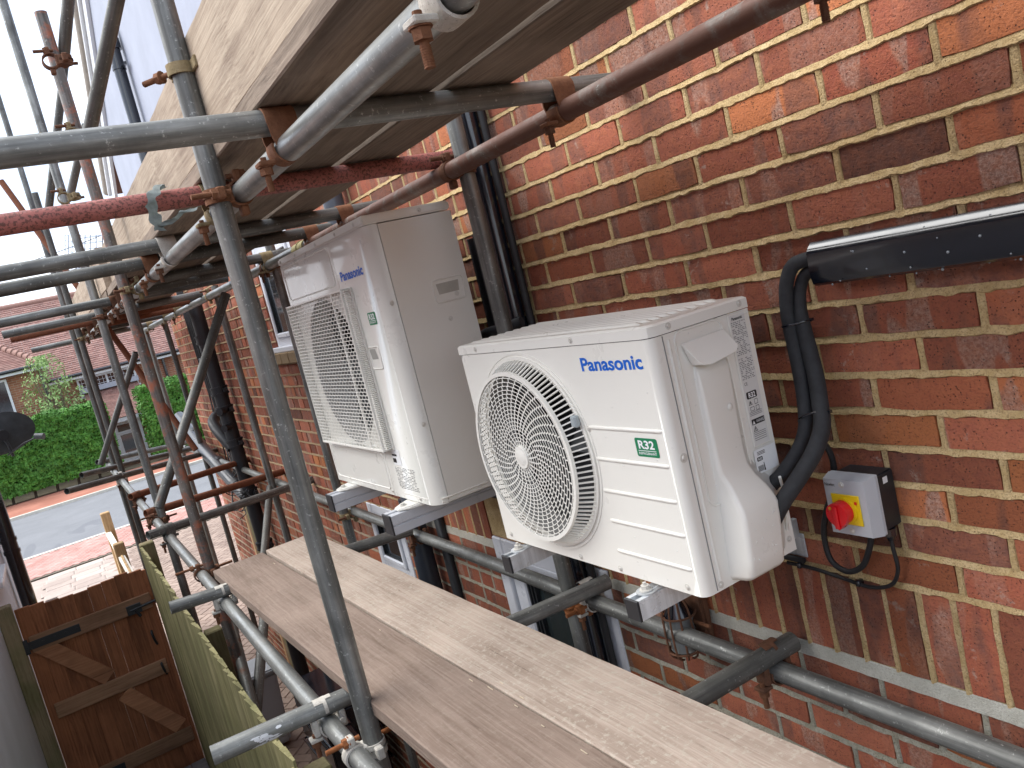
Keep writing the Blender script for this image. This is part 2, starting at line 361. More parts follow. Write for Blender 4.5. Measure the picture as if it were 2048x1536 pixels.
# block mesh variants for paving
def block_bm(bm, cx, cy, ang, L=.196, Wd=.096, H=.01, z=GZ, val=None, lay=None, jt=.002):
    c, s = math.cos(ang), math.sin(ang); q = []
    dz = random.uniform(-jt, jt)
    for (fx, fy, zz) in ((1, 1, -H), (.94, .9, 0)):
        for sx, sy in ((-1, -1), (1, -1), (1, 1), (-1, 1)):
            x, y = sx * L / 2 * fx, sy * Wd / 2 * fy
            q.append(bm.verts.new((cx + c * x - s * y, cy + s * x + c * y, z + zz + dz)))
    fs = [bm.faces.new(q[4:8])] + [bm.faces.new((q[i], q[(i + 1) % 4], q[4 + (i + 1) % 4], q[4 + i])) for i in range(4)]
    if lay is not None:
        for f in fs: f[lay] = val
BLOCKS = []
def herring(x0, x1, y0, y1):
    """45 degree herringbone cells: returns centre x, centre y, angle"""
    out = []; a = PI / 4; u = .1
    n = 150
    for i in range(-n, n):
        for j in range(-n, n):
            # laying pattern on unit grid: horizontal brick at (i,j),(i+1,j) when (i-j)%4==0 ; vertical when (i-j)%4==3... 
            k = (i - j) % 4
            if k == 0: cx, cy, an = (i + 1) * u, (j + .5) * u, 0
            elif k == 3: cx, cy, an = (i + .5) * u, (j + 1) * u, PI / 2
            else: continue
            X = cx * math.cos(a) - cy * math.sin(a) - 5.5; Y = cx * math.sin(a) + cy * math.cos(a) - .5
            if x0 < X < x1 and y0 < Y < y1: out.append((X, Y, an + a))
    return out
cells = herring(-15.4, 1.5, -1.03, -.02) + herring(-15.4, -7.95, -.02, 1.5)
cells.sort(key=lambda c: (c[0] - 1) ** 2 + (c[1] + .5) ** 2)
vis = [c for c in cells if c[0] < -2.2]
near = set(vis[:280]); rest = [c for c in cells if c not in near]
drive_root = [o for o in bpy.data.objects if o.name == 'driveway'][0]
bmeshes = []
for k in range(4):
    b = bmesh.new(); block_bm(b, 0, 0, 0, z=0, jt=.001); me = bpy.data.meshes.new('brick_paver'); b.to_mesh(me); b.free(); me.materials.append(PAV_BR); bmeshes.append(me)
for X, Y, an in vis[:280]:
    o = bpy.data.objects.new('paver', random.choice(bmeshes)); o.location = (X, Y, GZ + random.uniform(-.002, .002)); o.rotation_euler = (random.gauss(0, .006), random.gauss(0, .006), an); link(o, drive_root)
bm = bmesh.new(); lay = bm.faces.layers.float.new('bk')
for X, Y, an in rest: block_bm(bm, X, Y, an, val=random.random(), lay=lay)
o = finish(bm, 'pavers', PAV_BR, drive_root, recalc=False); o['kind'] = 'stuff'
# slabs between the houses in front of the gate
bm = bmesh.new(); lay = bm.faces.layers.float.new('bk')
x = -15.4
while x < -5.2:
    L = .30; y = -1.88 - random.uniform(0, .3)
    while y < -1.08:
        w = .45
        block_bm(bm, x + L / 2, y + w / 2, 0, L - .003, w - .003, z=GZ, val=random.random() * .6, lay=lay); y += w
    x += L
o = finish(bm, 'paving_slabs', PAV_CONC, drive_root, recalc=False); o['kind'] = 'stuff'
# red blocks of the near pavement
npv = [o for o in bpy.data.objects if o.name == 'near_pavement'][0]
bm = bmesh.new(); lay = bm.faces.layers.float.new('bk')
for i in range(-110, 110):
    for j in range(-110, 110):
        k = (i - j) % 4
        if k == 0: cx, cy, an = (i + 1) * .105, (j + .5) * .105, 0
        elif k == 3: cx, cy, an = (i + .5) * .105, (j + 1) * .105, PI / 2
        else: continue
        X = (cx - cy) * .7071 - 16.6; Y = (cx + cy) * .7071
        if -17.62 < X < -15.58 and -5 < Y < 5: block_bm(bm, X, Y, an + PI / 4, .2, .098, z=GZ + .014, val=random.random(), lay=lay, jt=.0015)
o = finish(bm, 'red_pavers', PAV_RED, npv, recalc=False); o['kind'] = 'stuff'

# ------------------------------------------------------------------ brick house
CH = .07312
house = empty('brick_house', (-3.5, 0, GZ), 'red brick house wall with yellow sand pointing that both white outdoor units hang on', 'house')
house_inv = Matrix.Translation((-3.5, 0, GZ)).inverted()
def H(o):      # parent with world coordinates kept
    o.parent = house; o.matrix_parent_inverse = house_inv; return o
def brick_bm(L, Hh, D=.03, irr=1.):
    b = bmesh.new(); nx, nz = 5, 2; g = {}
    for i in range(nx + 1):
        for j in range(nz + 1):
            x = -L / 2 + L * i / nx; z = -Hh / 2 + Hh * j / nz; e = (i in (0, nx)) + (j in (0, nz))
            jx = random.gauss(0, .0012) * irr; jz = random.gauss(0, .0012) * irr
            if i in (0, nx): x -= math.copysign(.0025, x)
            if j in (0, nz): z -= math.copysign(.0022, z)
            if e == 2: x -= math.copysign(random.uniform(0, .003), x); z -= math.copysign(random.uniform(0, .003), z)
            g[i, j] = b.verts.new((x + jx, (.0018 if e else random.gauss(0, .0005)), z + jz))
    for i in range(nx):
        for j in range(nz): b.faces.new((g[i, j], g[i + 1, j], g[i + 1, j + 1], g[i, j + 1]))
    loop = [(i, 0) for i in range(nx)] + [(nx, j) for j in range(nz)] + [(i, nz) for i in range(nx, 0, -1)] + [(0, j) for j in range(nz, 0, -1)]
    out = []
    for (i, j) in loop:
        v = g[i, j].co; out.append(b.verts.new((v.x + math.copysign(.0022, v.x) * (i in (0, nx)), .02, v.z + math.copysign(.002, v.z) * (j in (0, nz)))))
    n = len(loop)
    for k in range(n):
        a = g[loop[k]]; c = g[loop[(k + 1) % n]]; b.faces.new((a, out[k], out[(k + 1) % n], c))
    me = bpy.data.meshes.new('brick'); b.to_mesh(me); b.free(); me.materials.append(BRICK)
    for p in me.polygons: p.use_smooth = True
    me.set_sharp_from_angle(angle=math.radians(50))
    return me
VAR = [brick_bm(.214, .0655) for _ in range(10)]
XW0, XW1 = -7.9, 1.6
OPEN = [(-4.16, -3.36, .10, .98), (-3.26, -2.79, -1.95, -.80), (-1.825, -1.07, GZ - .1, -.765)]   # x0,x1,z0,z1
def cut(x0, x1, z0, z1):
    """split a brick span against the openings"""
    segs = [(x0, x1)]
    for a, b, c, d in OPEN:
        if z1 > c + .01 and z0 < d - .01:
            ns = []
            for s, e in segs:
                if e <= a or s >= b: ns.append((s, e))
                else:
                    if s < a: ns.append((s, a))
                    if e > b: ns.append((b, e))
            segs = ns
    return [(s, e) for s, e in segs if e - s > .03]
WALLB = []      # (xc, zc, length, height, vertical)
k = -19
def course(z0, z1, off, seedshift=0, xmax=None):
    js = []; x = 1.8 - off
    while x > XW0 - .3: js.append(x + random.gauss(0, .005)); x -= .225
    js2 = [js[0]]
    for a, b in zip(js, js[1:]):
        if a < -1.0 and random.random() < .42: js2.append((a + b) / 2 + random.gauss(0, .004))
        js2.append(b)
    top = XW1 if xmax is None else xmax
    for b, a in zip(js2, js2[1:]):
        a = max(a, XW0); b = min(b, top)
        if b - a < .02: continue
        for s, e in cut(a + .005, b - .005, z0, z1): WALLB.append(((s + e) / 2, (z0 + z1) / 2, e - s, z1 - z0 - .0095, False))
BEDS = []
kk = -18
while kk <= 40:
    z1 = -CH * (kk - 1); z0 = -CH * kk
    if 9 <= kk <= 11:
        if kk == 9:
            x = XW1
            while x > -2.72:
                L = .0755 + random.gauss(0, .0015)
                for s, e in cut(x - L + .0045, x - .0045, -.79, -.60): WALLB.append(((s + e) / 2, (-CH * 8 - .805) / 2 + .006, e - s, .805 - CH * 8 - .021, True))
                x -= L
    if not (9 <= kk <= 11) :
        course(z0, z1, (0 if kk % 2 else .1125))
    else:
        course(z0, z1, (0 if kk % 2 else .1125), xmax=-2.72)
    BEDS.append((kk, z0))
    kk += 1
camp = M.translation
# bricks hidden behind units or far away are joined; the 300 that show largest stay single
import mathutils
Minv = M.inverted()
def proj(p):
    q = Minv @ Vector(p); d = -q.z
    if d < .05: return None
    return 1024 + 1644.7 * q.x / d, 768 - 1644.7 * q.y / d, d
def rank(b):
    p = proj((b[0], 0, b[1]))
    if p is None or not (-40 < p[0] < 2090 and -40 < p[1] < 1576): return 99
    u, v, d = p
    if 930 < u < 1560 and 640 < v < 1150: return 60 + d          # behind the small unit
    if 590 < u < 940 and 440 < v < 980: return 60 + d            # behind the big unit
    if v < 420 - (u - 480) * .45: return 60 + d                  # above the deck
    return d * (1.25 if b[2] < .15 and not b[4] else 1)
WALLB.sort(key=rank)
single, joined = WALLB[:298], WALLB[298:]
for (xc, zc, L, hh, vert) in single:
    o = bpy.data.objects.new('brick', random.choice(VAR)); o.location = (xc, random.gauss(0, .0012), zc)
    o.rotation_euler = (random.gauss(0, .004), random.gauss(0, .006) + (PI / 2 if vert else 0), random.gauss(0, .004))
    o.scale = ((hh / .214, 1, L / .0655) if vert else (L / .214, 1, hh / .0655)); link(o); H(o)
# joined remainder straight from vertex lists
vs, fs, vals = [], [], []
tv = [([v.co.copy() for v in me.vertices], [tuple(p.vertices) for p in me.polygons]) for me in VAR[:6]]
for (xc, zc, L, hh, vert) in joined:
    V0, F0 = random.choice(tv); n0 = len(vs); sx, sz = (L / .214, hh / .0655) if not vert else (hh / .214, L / .0655); r = random.random()
    dy = random.gauss(0, .0012)
    for c in V0:
        x, y, z = c.x * sx, c.y + dy, c.z * sz
        if vert: x, z = z, -x
        vs.append((xc + x, y, zc + z))
    for f in F0: fs.append(tuple(n0 + i for i in f)); vals.append(r)
me = bpy.data.meshes.new('bricks'); me.from_pydata(vs, [], fs); me.materials.append(BRICK)
at = me.attributes.new('bk', 'FLOAT', 'FACE'); at.data.foreach_set('value', vals)
for p in me.polygons: p.use_smooth = True
me.set_sharp_from_angle(angle=math.radians(50))
o = bpy.data.objects.new('bricks', me); link(o); H(o); o['kind'] = 'stuff'
# mortar backing with openings: vertical bands between openings
def wallpanel(bm, x0, x1, z0, z1, y=.006, mi=0):
    bm.faces.new([bm.verts.new(p) for p in ((x0, y, z0), (x1, y, z0), (x1, y, z1), (x0, y, z1))]).material_index = mi
bm = bmesh.new()
xs = sorted({XW0, XW1} | {v for o_ in OPEN for v in o_[:2]}); zs = sorted({GZ - .2, 1.45, -.803} | {v for o_ in OPEN for v in o_[2:]})
for i in range(len(xs) - 1):
    for j in range(len(zs) - 1):
        cx, cz = (xs[i] + xs[i + 1]) / 2, (zs[j] + zs[j + 1]) / 2
        if any(a < cx < b and c < cz < d for a, b, c, d in OPEN): continue
        wallpanel(bm, xs[i], xs[i + 1], zs[j], zs[j + 1], mi=1 if cz < -.803 else 0)
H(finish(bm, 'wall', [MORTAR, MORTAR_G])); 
# struck bed joints: wavy strips, upper edge set back, lower lip proud
vs, fs, mi = [], [], []
def bed(z, x0, x1, th, mat, step, amp=.0036, up=.003, lip=-.0022):
    n = max(2, int((x1 - x0) / step)); n0 = len(vs)
    for i in range(n + 1):
        x = x0 + (x1 - x0) * i / n
        a = mnoise.noise(Vector((x * 28, z * 50, 1.3))) * amp + mnoise.noise(Vector((x * 110, z * 50, 7.7))) * amp * .6
        b = mnoise.noise(Vector((x * 31, z * 50, 4.1))) * amp + mnoise.noise(Vector((x * 120, z * 40, 9.7))) * amp * .7
        vs.append((x, .004, z + th / 2 + .002 + a)); vs.append((x, up, z + th / 2 + a)); vs.append((x, lip + a * .3, z - th / 2 + .0015 + b)); vs.append((x, .003, z - th / 2 - .0012 + b))
    for i in range(n):
        for q in range(3):
            p = n0 + i * 4 + q; fs.append((p, p + 1, p + 5, p + 4)); mi.append(mat)
def vjoint(x, z0, z1, th, mat):
    n0 = len(vs); n = 8
    for i in range(n + 1):
        z = z0 + (z1 - z0) * i / n
        a = mnoise.noise(Vector((x * 50, z * 40, 2.3))) * .002; b = mnoise.noise(Vector((x * 50, z * 43, 6.3))) * .002
        vs.append((x - th / 2 - .001 + a, .004, z)); vs.append((x - th / 2 + .002 + a, .0002, z)); vs.append((x + th / 2 - .002 + b, .0012, z)); vs.append((x + th / 2 + .001 + b, .004, z))
    for i in range(n):
        for q in range(3):
            p = n0 + i * 4 + q; fs.append((p, p + 1, p + 5, p + 4)); mi.append(mat)
for kk, z in BEDS:
    if kk in (9, 10): rng = [(XW0, -2.73)]
    else: rng = [(XW0, XW1)]
    for a0, b0 in rng:
        for s, e in cut(a0, b0, z - .005, z + .005):
            if kk == 11:
                if s < -2.72: bed(z, s, min(e, -2.72), .011, 0, .03)
                if e > -2.7: bed(-.806, max(s, -2.72), e, .034, 2, .02, .0016, .001, -.002)
                continue
            xm = max(s, min(e, -2.2))
            if xm > s: bed(z, s, xm, .0115, 0 if z > -.8 else 1, .03)
            if e > xm: bed(z, xm, e, .0145 if z > -.8 else .0125, 0 if z > -.8 else 1, .0075)
for (xc, zc, L, hh, vert) in WALLB:
    if xc > -2.6:
        vjoint(xc - L / 2 - .005, zc - hh / 2 - .003, zc + hh / 2 + .003, .0130, 0 if zc > -.8 else 1)
me = bpy.data.meshes.new('pointing'); me.from_pydata(vs, [], fs)
for m_ in (MORTAR, MORTAR_G, CEMENT): me.materials.append(m_)
me.polygons.foreach_set('material_index', mi)
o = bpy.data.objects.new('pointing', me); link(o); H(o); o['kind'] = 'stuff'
# body of the house behind, rendered gable above, reveals
bm = bmesh.new(); box(bm, XW0 + .01, XW1, .12, 6, GZ - .2, 1.45); H(finish(bm, 'house_core', MORTAR_G))
for a, b, c, d in OPEN:
    for q in (((a, c), (a, d)), ((b, d), (b, c)), ((a, d), (b, d)), ((b, c), (a, c))):
        (xa, za), (xb, zb) = q; bm = bmesh.new()
        bm.faces.new([bm.verts.new(p) for p in ((xa, .003, za), (xb, .003, zb), (xb, .121, zb), (xa, .121, za))])
        H(finish(bm, 'reveal', BRICK, recalc=False))
bm = bmesh.new()   # corner return facing the street
box(bm, XW0 - .004, XW0 + .012, .004, 6, GZ - .1, 1.45); H(finish(bm, 'street_wall', BRICK))
bm = bmesh.new()
prism(bm, [(-8.35, 1.45), (2.6, 1.45), (2.6, 5.6), (-4.5, 5.6), (-8.35, 2.48)], -.012, .3); H(finish(bm, 'rendered_gable', simple('pale_blue_render', (.36, .39, .47), .85, 0, .08, 3.0)))
bm = bmesh.new()
def rake(bm, x0, z0, x1, z1, w, y0, y1):
    d = Vector((x1 - x0, 0, z1 - z0)).normalized(); n = Vector((d.z, 0, -d.x))
    pts = [(x0, z0), (x1, z1), (x1 + n.x * w, z1 + n.z * w), (x0 + n.x * w, z0 + n.z * w)]
    prism(bm, pts, y0, y1)
rake(bm, -8.95, 2.05, -4.4, 5.70, .16, -.045, -.014); H(finish(bm, 'bargeboard', UPVC_F))
bm = bmesh.new(); rake(bm, -8.98, 2.10, -4.42, 5.75, .05, -.075, -.046); H(finish(bm, 'bargeboard', UPVC_F))
bm = bmesh.new(); cyl(bm, (-9.05, -.06, 2.12), (-4.5, -.06, 5.80), .05, n=12); o = H(finish(bm, 'verge', simple('verge_mortar', (.42, .38, .33), .9), smooth=60))
bm = bmesh.new(); prism(bm, [(-9.1, 2.10), (-4.5, 5.82), (2.6, 5.82), (2.6, 5.9), (-4.5, 5.9), (-9.1, 2.2)], 0, 6.4); H(finish(bm, 'roof', simple('roof_tile_brown', (.20, .11, .09), .9)))

# ---- windows and door (parts of the house)
def window(x0, x1, z0, z1, fr=.055, yf=.006, transom=None, mullion=None, sill=False, name='window', glassm=None):
    e = bpy.data.objects.new(name, None); COL.objects.link(e); H(e)
    def sub(o): o.parent = e; return o
    bm = bmesh.new(); d = .06
    box(bm, x0, x0 + fr, yf, yf + d, z0, z1, bev=.004); box(bm, x1 - fr, x1, yf, yf + d, z0, z1, bev=.004)
    box(bm, x0 + fr, x1 - fr, yf + .001, yf + d, z1 - fr, z1, bev=.004); box(bm, x0 + fr, x1 - fr, yf + .001, yf + d, z0, z0 + fr, bev=.004)
    if transom is not None: box(bm, x0 + fr, x1 - fr, yf + .001, yf + d, transom - .03, transom + .03, bev=.004)
    if mullion is not None: box(bm, mullion - .03, mullion + .03, yf + .002, yf + d, z0 + fr, z1 - fr, bev=.004)
    sub(finish(bm, 'frame', UPVC))
    lights = []
    xs_ = [x0 + fr] + ([mullion - .03, mullion + .03] if mullion is not None else []) + [x1 - fr]
    zs_ = [z0 + fr] + ([transom - .03, transom + .03] if transom is not None else []) + [z1 - fr]
    for i in range(0, len(xs_), 2):
        for j in range(0, len(zs_), 2):
            a, b, c, dd = xs_[i], xs_[i + 1], zs_[j], zs_[j + 1]; s = .03
            bm = bmesh.new()
            box(bm, a + .002, a + s, yf - .012, yf + .03, c + .002, dd - .002, bev=.005); box(bm, b - s, b - .002, yf - .012, yf + .03, c + .002, dd - .002, bev=.005)
            box(bm, a + s, b - s, yf - .0115, yf + .03, c + .002, c + s, bev=.005); box(bm, a + s, b - s, yf - .0115, yf + .03, dd - s, dd - .002, bev=.005)
            sub(finish(bm, 'casement', UPVC))
            bm = bmesh.new(); box(bm, a + s - .003, b - s + .003, yf + .012, yf + .016, c + s - .003, dd - s + .003); sub(finish(bm, 'pane', glassm or GLASS))
            bm = bmesh.new()
            for (p, q, r_, t_) in ((a + s, a + s + .004, c + s, dd - s), (b - s - .004, b - s, c + s, dd - s), (a + s, b - s, c + s, c + s + .004), (a + s, b - s, dd - s - .004, dd - s)):
                box(bm, p, q, yf - .002, yf + .011, r_, t_)
            sub(finish(bm, 'gasket', BLK_M))
    if sill:
        bm = bmesh.new(); box(bm, x0 - .02, x1 + .02, -.035, .04, z0 - .03, z0 + .004, bev=.005); sub(finish(bm, 'sill', UPVC))
    return e
window(-4.155, -3.365, .105, .975, transom=.70, sill=True)
w2 = window(-3.257, -2.793, -1.95, -.803, transom=-1.15, fr=.065, yf=-.004)
bm = bmesh.new()
for a0 in range(6):
    box(bm, -4.27 + a0 * .165, -4.27 + a0 * .165 + .155, -.055, .01, .005, .075, bev=.006)
H(finish(bm, 'tile_sill', SILL_M))
# back door
d = bpy.data.objects.new('back_door', None); COL.objects.link(d); H(d)
def dsub(o): o.parent = d; return o
bm = bmesh.new(); X0, X1, Z1 = -1.822, -1.073, -.768
box(bm, X0, X0 + .07, -.004, .09, GZ, Z1, bev=.005); box(bm, X1 - .07, X1, -.004, .09, GZ, Z1, bev=.005); box(bm, X0 + .07, X1 - .07, -.003, .09, Z1 - .07, Z1, bev=.005)
box(bm, X0 + .12, X0 + .25, -.0045, .03, Z1 - .034, Z1 - .030)
dsub(finish(bm, 'frame', UPVC))
bm = bmesh.new(); s0, s1 = X0 + .075, X1 - .075
box(bm, s0, s0 + .085, .008, .06, GZ + .05, Z1 - .075, bev=.006); box(bm, s1 - .085, s1, .008, .06, GZ + .05, Z1 - .075, bev=.006); box(bm, s0 + .085, s1 - .085, .009, .06, Z1 - .165, Z1 - .075, bev=.006); box(bm, s0 + .085, s1 - .085, .009, .06, GZ + .05, GZ + .3, bev=.006)
dsub(finish(bm, 'door_leaf', UPVC))
bm = bmesh.new(); box(bm, s0 + .08, s1 - .08, .03, .034, GZ + .29, Z1 - .16); dsub(finish(bm, 'pane', m_glass('door_glass', (.03, .04, .042))))
bm = bmesh.new()
for xx in (s0 + .088, s0 + .11, s0 + .135, s1 - .09): box(bm, xx, xx + .009, .014, .0295, GZ + .3, Z1 - .168)
dsub(finish(bm, 'gasket', BLK_M))

# ------------------------------------------------------------------ pipes on the house
soil = empty('soil_pipe', (-5.9, -.09, GZ), 'thick black cast soil pipe with branch joints beside the far window', 'soil pipe')
def P(root, bm, name, m, smooth=60, **k):
    o = finish(bm, name, m, smooth=smooth, **k); o.parent = root; o.matrix_parent_inverse = Matrix.Translation(root.location).inverted(); return o
bm = bmesh.new(); cyl(bm, (-5.9, -.09, GZ), (-5.9, -.09, .62), .056, n=20)
P(soil, bm, 'pipe', BLK_M)
for z in (.25, -.18, -.34, -.62, -1.05, -1.5):
    bm = bmesh.new(); cyl(bm, (-5.9, -.09, z), (-5.9, -.09, z + .07), .066, n=20); cyl(bm, (-5.9, -.09, z + .004), (-5.9, -.09, z + .016), .071, n=20); cyl(bm, (-5.9, -.09, z + .054), (-5.9, -.09, z + .066), .071, n=20)
    box(bm, -5.86, -5.80, -.075, -.045, z + .02, z + .05); P(soil, bm, 'collar', BLK_M)
bm = bmesh.new(); sweep(bm, smooth_path([(-5.9, -.12, -.62), (-6.0, -.16, -.50), (-6.12, -.17, -.40), (-6.2, -.12, -.36)], 5), .046, 14); P(soil, bm, 'branch', BLK_M)
for z in (-.44, -.30):
    bm = bmesh.new(); cyl(bm, (-5.84, -.10, z), (-5.78, -.16, z), .03, n=12); P(soil, bm, 'boss', BLK_M)
wp = empty('waste_pipe', (-6.6, -.2, -.6), 'fat slanting black waste pipe running from the street corner to the soil pipe', 'waste pipe')
bm = bmesh.new(); sweep(bm, [(-8.3, -.12, -.42), (-7.2, -.14, -.72), (-6.0, -.10, -1.06), (-5.96, -.09, -1.10)], .056, 16); P(wp, bm, 'pipe', m_plastic('greyed_black', (.05, .055, .065), .3))
for t in (.25, .62, .86):
    a = Vector((-8.3, -.12, -.42)).lerp(Vector((-5.98, -.10, -1.07)), t); dd = Vector((1.2, 0, -.34)).normalized()
    bm = bmesh.new(); cyl(bm, a, a + dd * .07, .066, n=16); P(wp, bm, 'collar', BLK_M)
dp = empty('black_downpipe', (-1.165, -.045, GZ), 'black round downpipe on the brick behind the inner standard between the two units', 'downpipe')
bm = bmesh.new(); cyl(bm, (-1.165, -.05, GZ), (-1.165, -.05, 1.4), .034, n=18); P(dp, bm, 'pipe', BLK)
for z in (.02, -.56):
    bm = bmesh.new(); cyl(bm, (-1.165, -.05, z), (-1.165, -.05, z + .05), .039, n=18); P(dp, bm, 'collar', BLK)
bm = bmesh.new(); cyl(bm, (-1.122, -.024, GZ), (-1.122, -.024, 1.4), .012, n=8); P(dp, bm, 'side_cable', CABLE)
dp2 = empty('grey_downpipe', (-2.38, -.05, GZ), 'blue grey downpipe running up the brick behind the big unit', 'downpipe')
bm = bmesh.new(); cyl(bm, (-2.40, -.06, -.60), (-2.40, -.06, 1.4), .045, n=18); P(dp2, bm, 'pipe', BLUEGREY)
bm = bmesh.new(); cyl(bm, (-2.40, -.06, -.66), (-2.40, -.06, -.60), .052, n=18); P(dp2, bm, 'collar', BLUEGREY)
dp3 = empty('lower_downpipe', (-2.47, -.06, GZ), 'fat black pipe on the brick between the ground floor window and the white door', 'downpipe')
bm = bmesh.new(); cyl(bm, (-2.45, -.06, GZ), (-2.45, -.06, -.66), .048, n=18); P(dp3, bm, 'pipe', m_plastic('blackish_blue_pipe', (.035, .042, .055), .35))
bm = bmesh.new(); box(bm, -2.30, -2.25, -.03, .0, GZ, -.68, bev=.004); P(dp3, bm, 'shadow_strip', BLK_M)  # thin dark strip stands in for the shadow gap beside the downpipe
gd = empty('gable_downpipe', (-6.1, -.06, 1.5), 'black downpipe with swan neck top on the white rendered gable', 'downpipe')
bm = bmesh.new(); cyl(bm, (-6.18, -.08, 1.46), (-6.18, -.08, 2.72), .047, n=14); P(gd, bm, 'pipe', BLK)
bm = bmesh.new(); cyl(bm, (-6.18, -.08, 2.66), (-6.18, -.08, 2.74), .062, .060, 16); cyl(bm, (-6.18, -.08, 2.74), (-6.17, -.075, 2.84), .060, .035, 16); P(gd, bm, 'swan_neck', BLK)
for z in (1.98, 2.5):
    bm = bmesh.new(); cyl(bm, (-6.18, -.08, z), (-6.18, -.08, z + .03), .054, n=14); box(bm, -6.16, -6.04, -.06, -.04, z, z + .022); P(gd, bm, 'clip', BLK)
# loose cables on the far wall
cb = empty('cable_bundle', (-6.6, -.03, -.4), 'tangle of thin black cables hanging down the far brick corner', 'cables')
for i in range(7):
    x = -6.85 + i * .045
    pts = [(x - .1, -.02, 1.1), (x - .03, -.02, .3), (x + random.uniform(-.03, .05), -.02, -.1), (x + .12 + random.uniform(-.1, .1), -.05, -.5), (x + .25 + random.uniform(-.12, .12), -.06, -.85), (x + .4 + random.uniform(-.2, .2), -.12 + random.uniform(-.08, .05), -1.05 + random.uniform(-.1, .1))]
    bm = bmesh.new(); sweep(bm, smooth_path(pts, 6), .006, 6); P(cb, bm, 'cable', CABLE)
for i in range(10):
    c = Vector((-5.75, -.14, -1.0)); pts = [c]
    for j in range(4): pts.append(pts[-1] + Vector((random.uniform(-.12, .1), random.uniform(-.06, .05), random.uniform(-.1, .06))))
    bm = bmesh.new(); sweep(bm, smooth_path(pts, 5), .004, 5); P(cb, bm, 'cable', CABLE)
bm = bmesh.new(); box(bm, -6.55, -6.42, -.07, .0, -.02, .14, bev=.008); P(cb, bm, 'junction_box', BLK_M)
# horizontal cable along the top of the soldier course
cc = empty('wall_cable', (-1.5, -.02, -.575), 'black cable clipped along the brick joint under the units', 'cable')
bm = bmesh.new(); sweep(bm, smooth_path([(-2.3, -.02, -.545), (-1.7, -.02, -.555), (-1.0, -.02, -.56), (-.5, -.018, -.565), (-.25, -.012, -.570)], 8), .007, 8); P(cc, bm, 'cable', CABLE)
bm = bmesh.new(); sweep(bm, smooth_path([(-2.3, -.02, -.572), (-1.6, -.02, -.580), (-1.0, -.02, -.583), (-.4, -.018, -.585)], 8), .007, 8); P(cc, bm, 'cable', CABLE)
for x in (-1.52, -.9):
    bm = bmesh.new(); box(bm, x, x + .03, -.045, .0, -.60, -.53, bev=.004); P(cc, bm, 'clip', BLK)

# ------------------------------------------------------------------ text helper
def text(body, x0, x1, z0, z1, plane, at, mat, name, parent, bold=.0, body_rot=0):
    cu = bpy.data.curves.new(name, 'FONT'); cu.body = body; cu.size = 1; cu.extrude = .0; cu.offset = bold; cu.fill_mode = 'BOTH' if hasattr(cu, 'fill_mode') else cu.fill_mode
    ob = bpy.data.objects.new(name, cu); COL.objects.link(ob)
    dg = bpy.context.evaluated_depsgraph_get(); me = bpy.data.meshes.new_from_object(ob.evaluated_get(dg)); bpy.data.objects.remove(ob)
    xs_ = [v.co.x for v in me.vertices]; ys_ = [v.co.y for v in me.vertices]; ax, bx, ay, by = min(xs_), max(xs_), min(ys_), max(ys_)
    for v in me.vertices:
        u = (v.co.x - ax) / (bx - ax); w = (v.co.y - ay) / (by - ay)
        if plane == 'y': v.co = (x0 + (x1 - x0) * u, at, z0 + (z1 - z0) * w)
        else: v.co = (at, x0 + (x1 - x0) * u, z0 + (z1 - z0) * w)
    me.name = name; me.materials.clear(); me.materials.append(mat)
    return me
def put_text(root, *a, **k):
    me = text(*a, **k); o = bpy.data.objects.new(a[8], me); COL.objects.link(o); o.parent = root; o.matrix_parent_inverse = Matrix.Translation(root.location).inverted(); return o
def rect_y(bm, x0, x1, z0, z1, y, t=.0006): box(bm, x0, x1, y - t, y, z0, z1)
def rect_x(bm, y0, y1, z0, z1, x, t=.0006): box(bm, x, x + t, y0, y1, z0, z1)
def bead(bm, pts, r=.0035, n=6): sweep(bm, pts, r, n, flat=1)
def rrect(x0, x1, z0, z1, r, k=4):
    out = []
    for cx, cz, a0 in ((x1 - r, z1 - r, 0), (x0 + r, z1 - r, PI / 2), (x0 + r, z0 + r, PI), (x1 - r, z0 + r, 1.5 * PI)):
        for i in range(k + 1):
            a = a0 + PI / 2 * i / k; out.append((cx + r * math.cos(a), cz + r * math.sin(a)))
    return out
def panel_with_hole(bm, x0, x1, z0, z1, y, cx, cz, R, n=72, mi=0):
    """flat front with a round hole"""
    circ = [bm.verts.new((cx + R * math.cos(2 * PI * i / n), y, cz + R * math.sin(2 * PI * i / n))) for i in range(n)]
    rim = []
    for i in range(n):
        a = 2 * PI * i / n; c, s = math.cos(a), math.sin(a); ts = []
        if c > 1e-9: ts.append((x1 - cx) / c)
        if c < -1e-9: ts.append((x0 - cx) / c)
        if s > 1e-9: ts.append((z1 - cz) / s)
        if s < -1e-9: ts.append((z0 - cz) / s)
        t = min(ts); rim.append(bm.verts.new((cx + c * t, y, cz + s * t)))
    for i in range(n): bm.faces.new((circ[i], circ[(i + 1) % n], rim[(i + 1) % n], rim[i])).material_index = mi
    # corners
    cor = [(x1, z1), (x0, z1), (x0, z0), (x1, z0)]
    for (X, Z) in cor:
        a = math.atan2(Z - cz, X - cx) % (2 * PI); i = int(a / (2 * PI) * n) % n
        v = bm.verts.new((X, y, Z)); bm.faces.new((rim[i], v, rim[(i + 1) % n])).material_index = mi
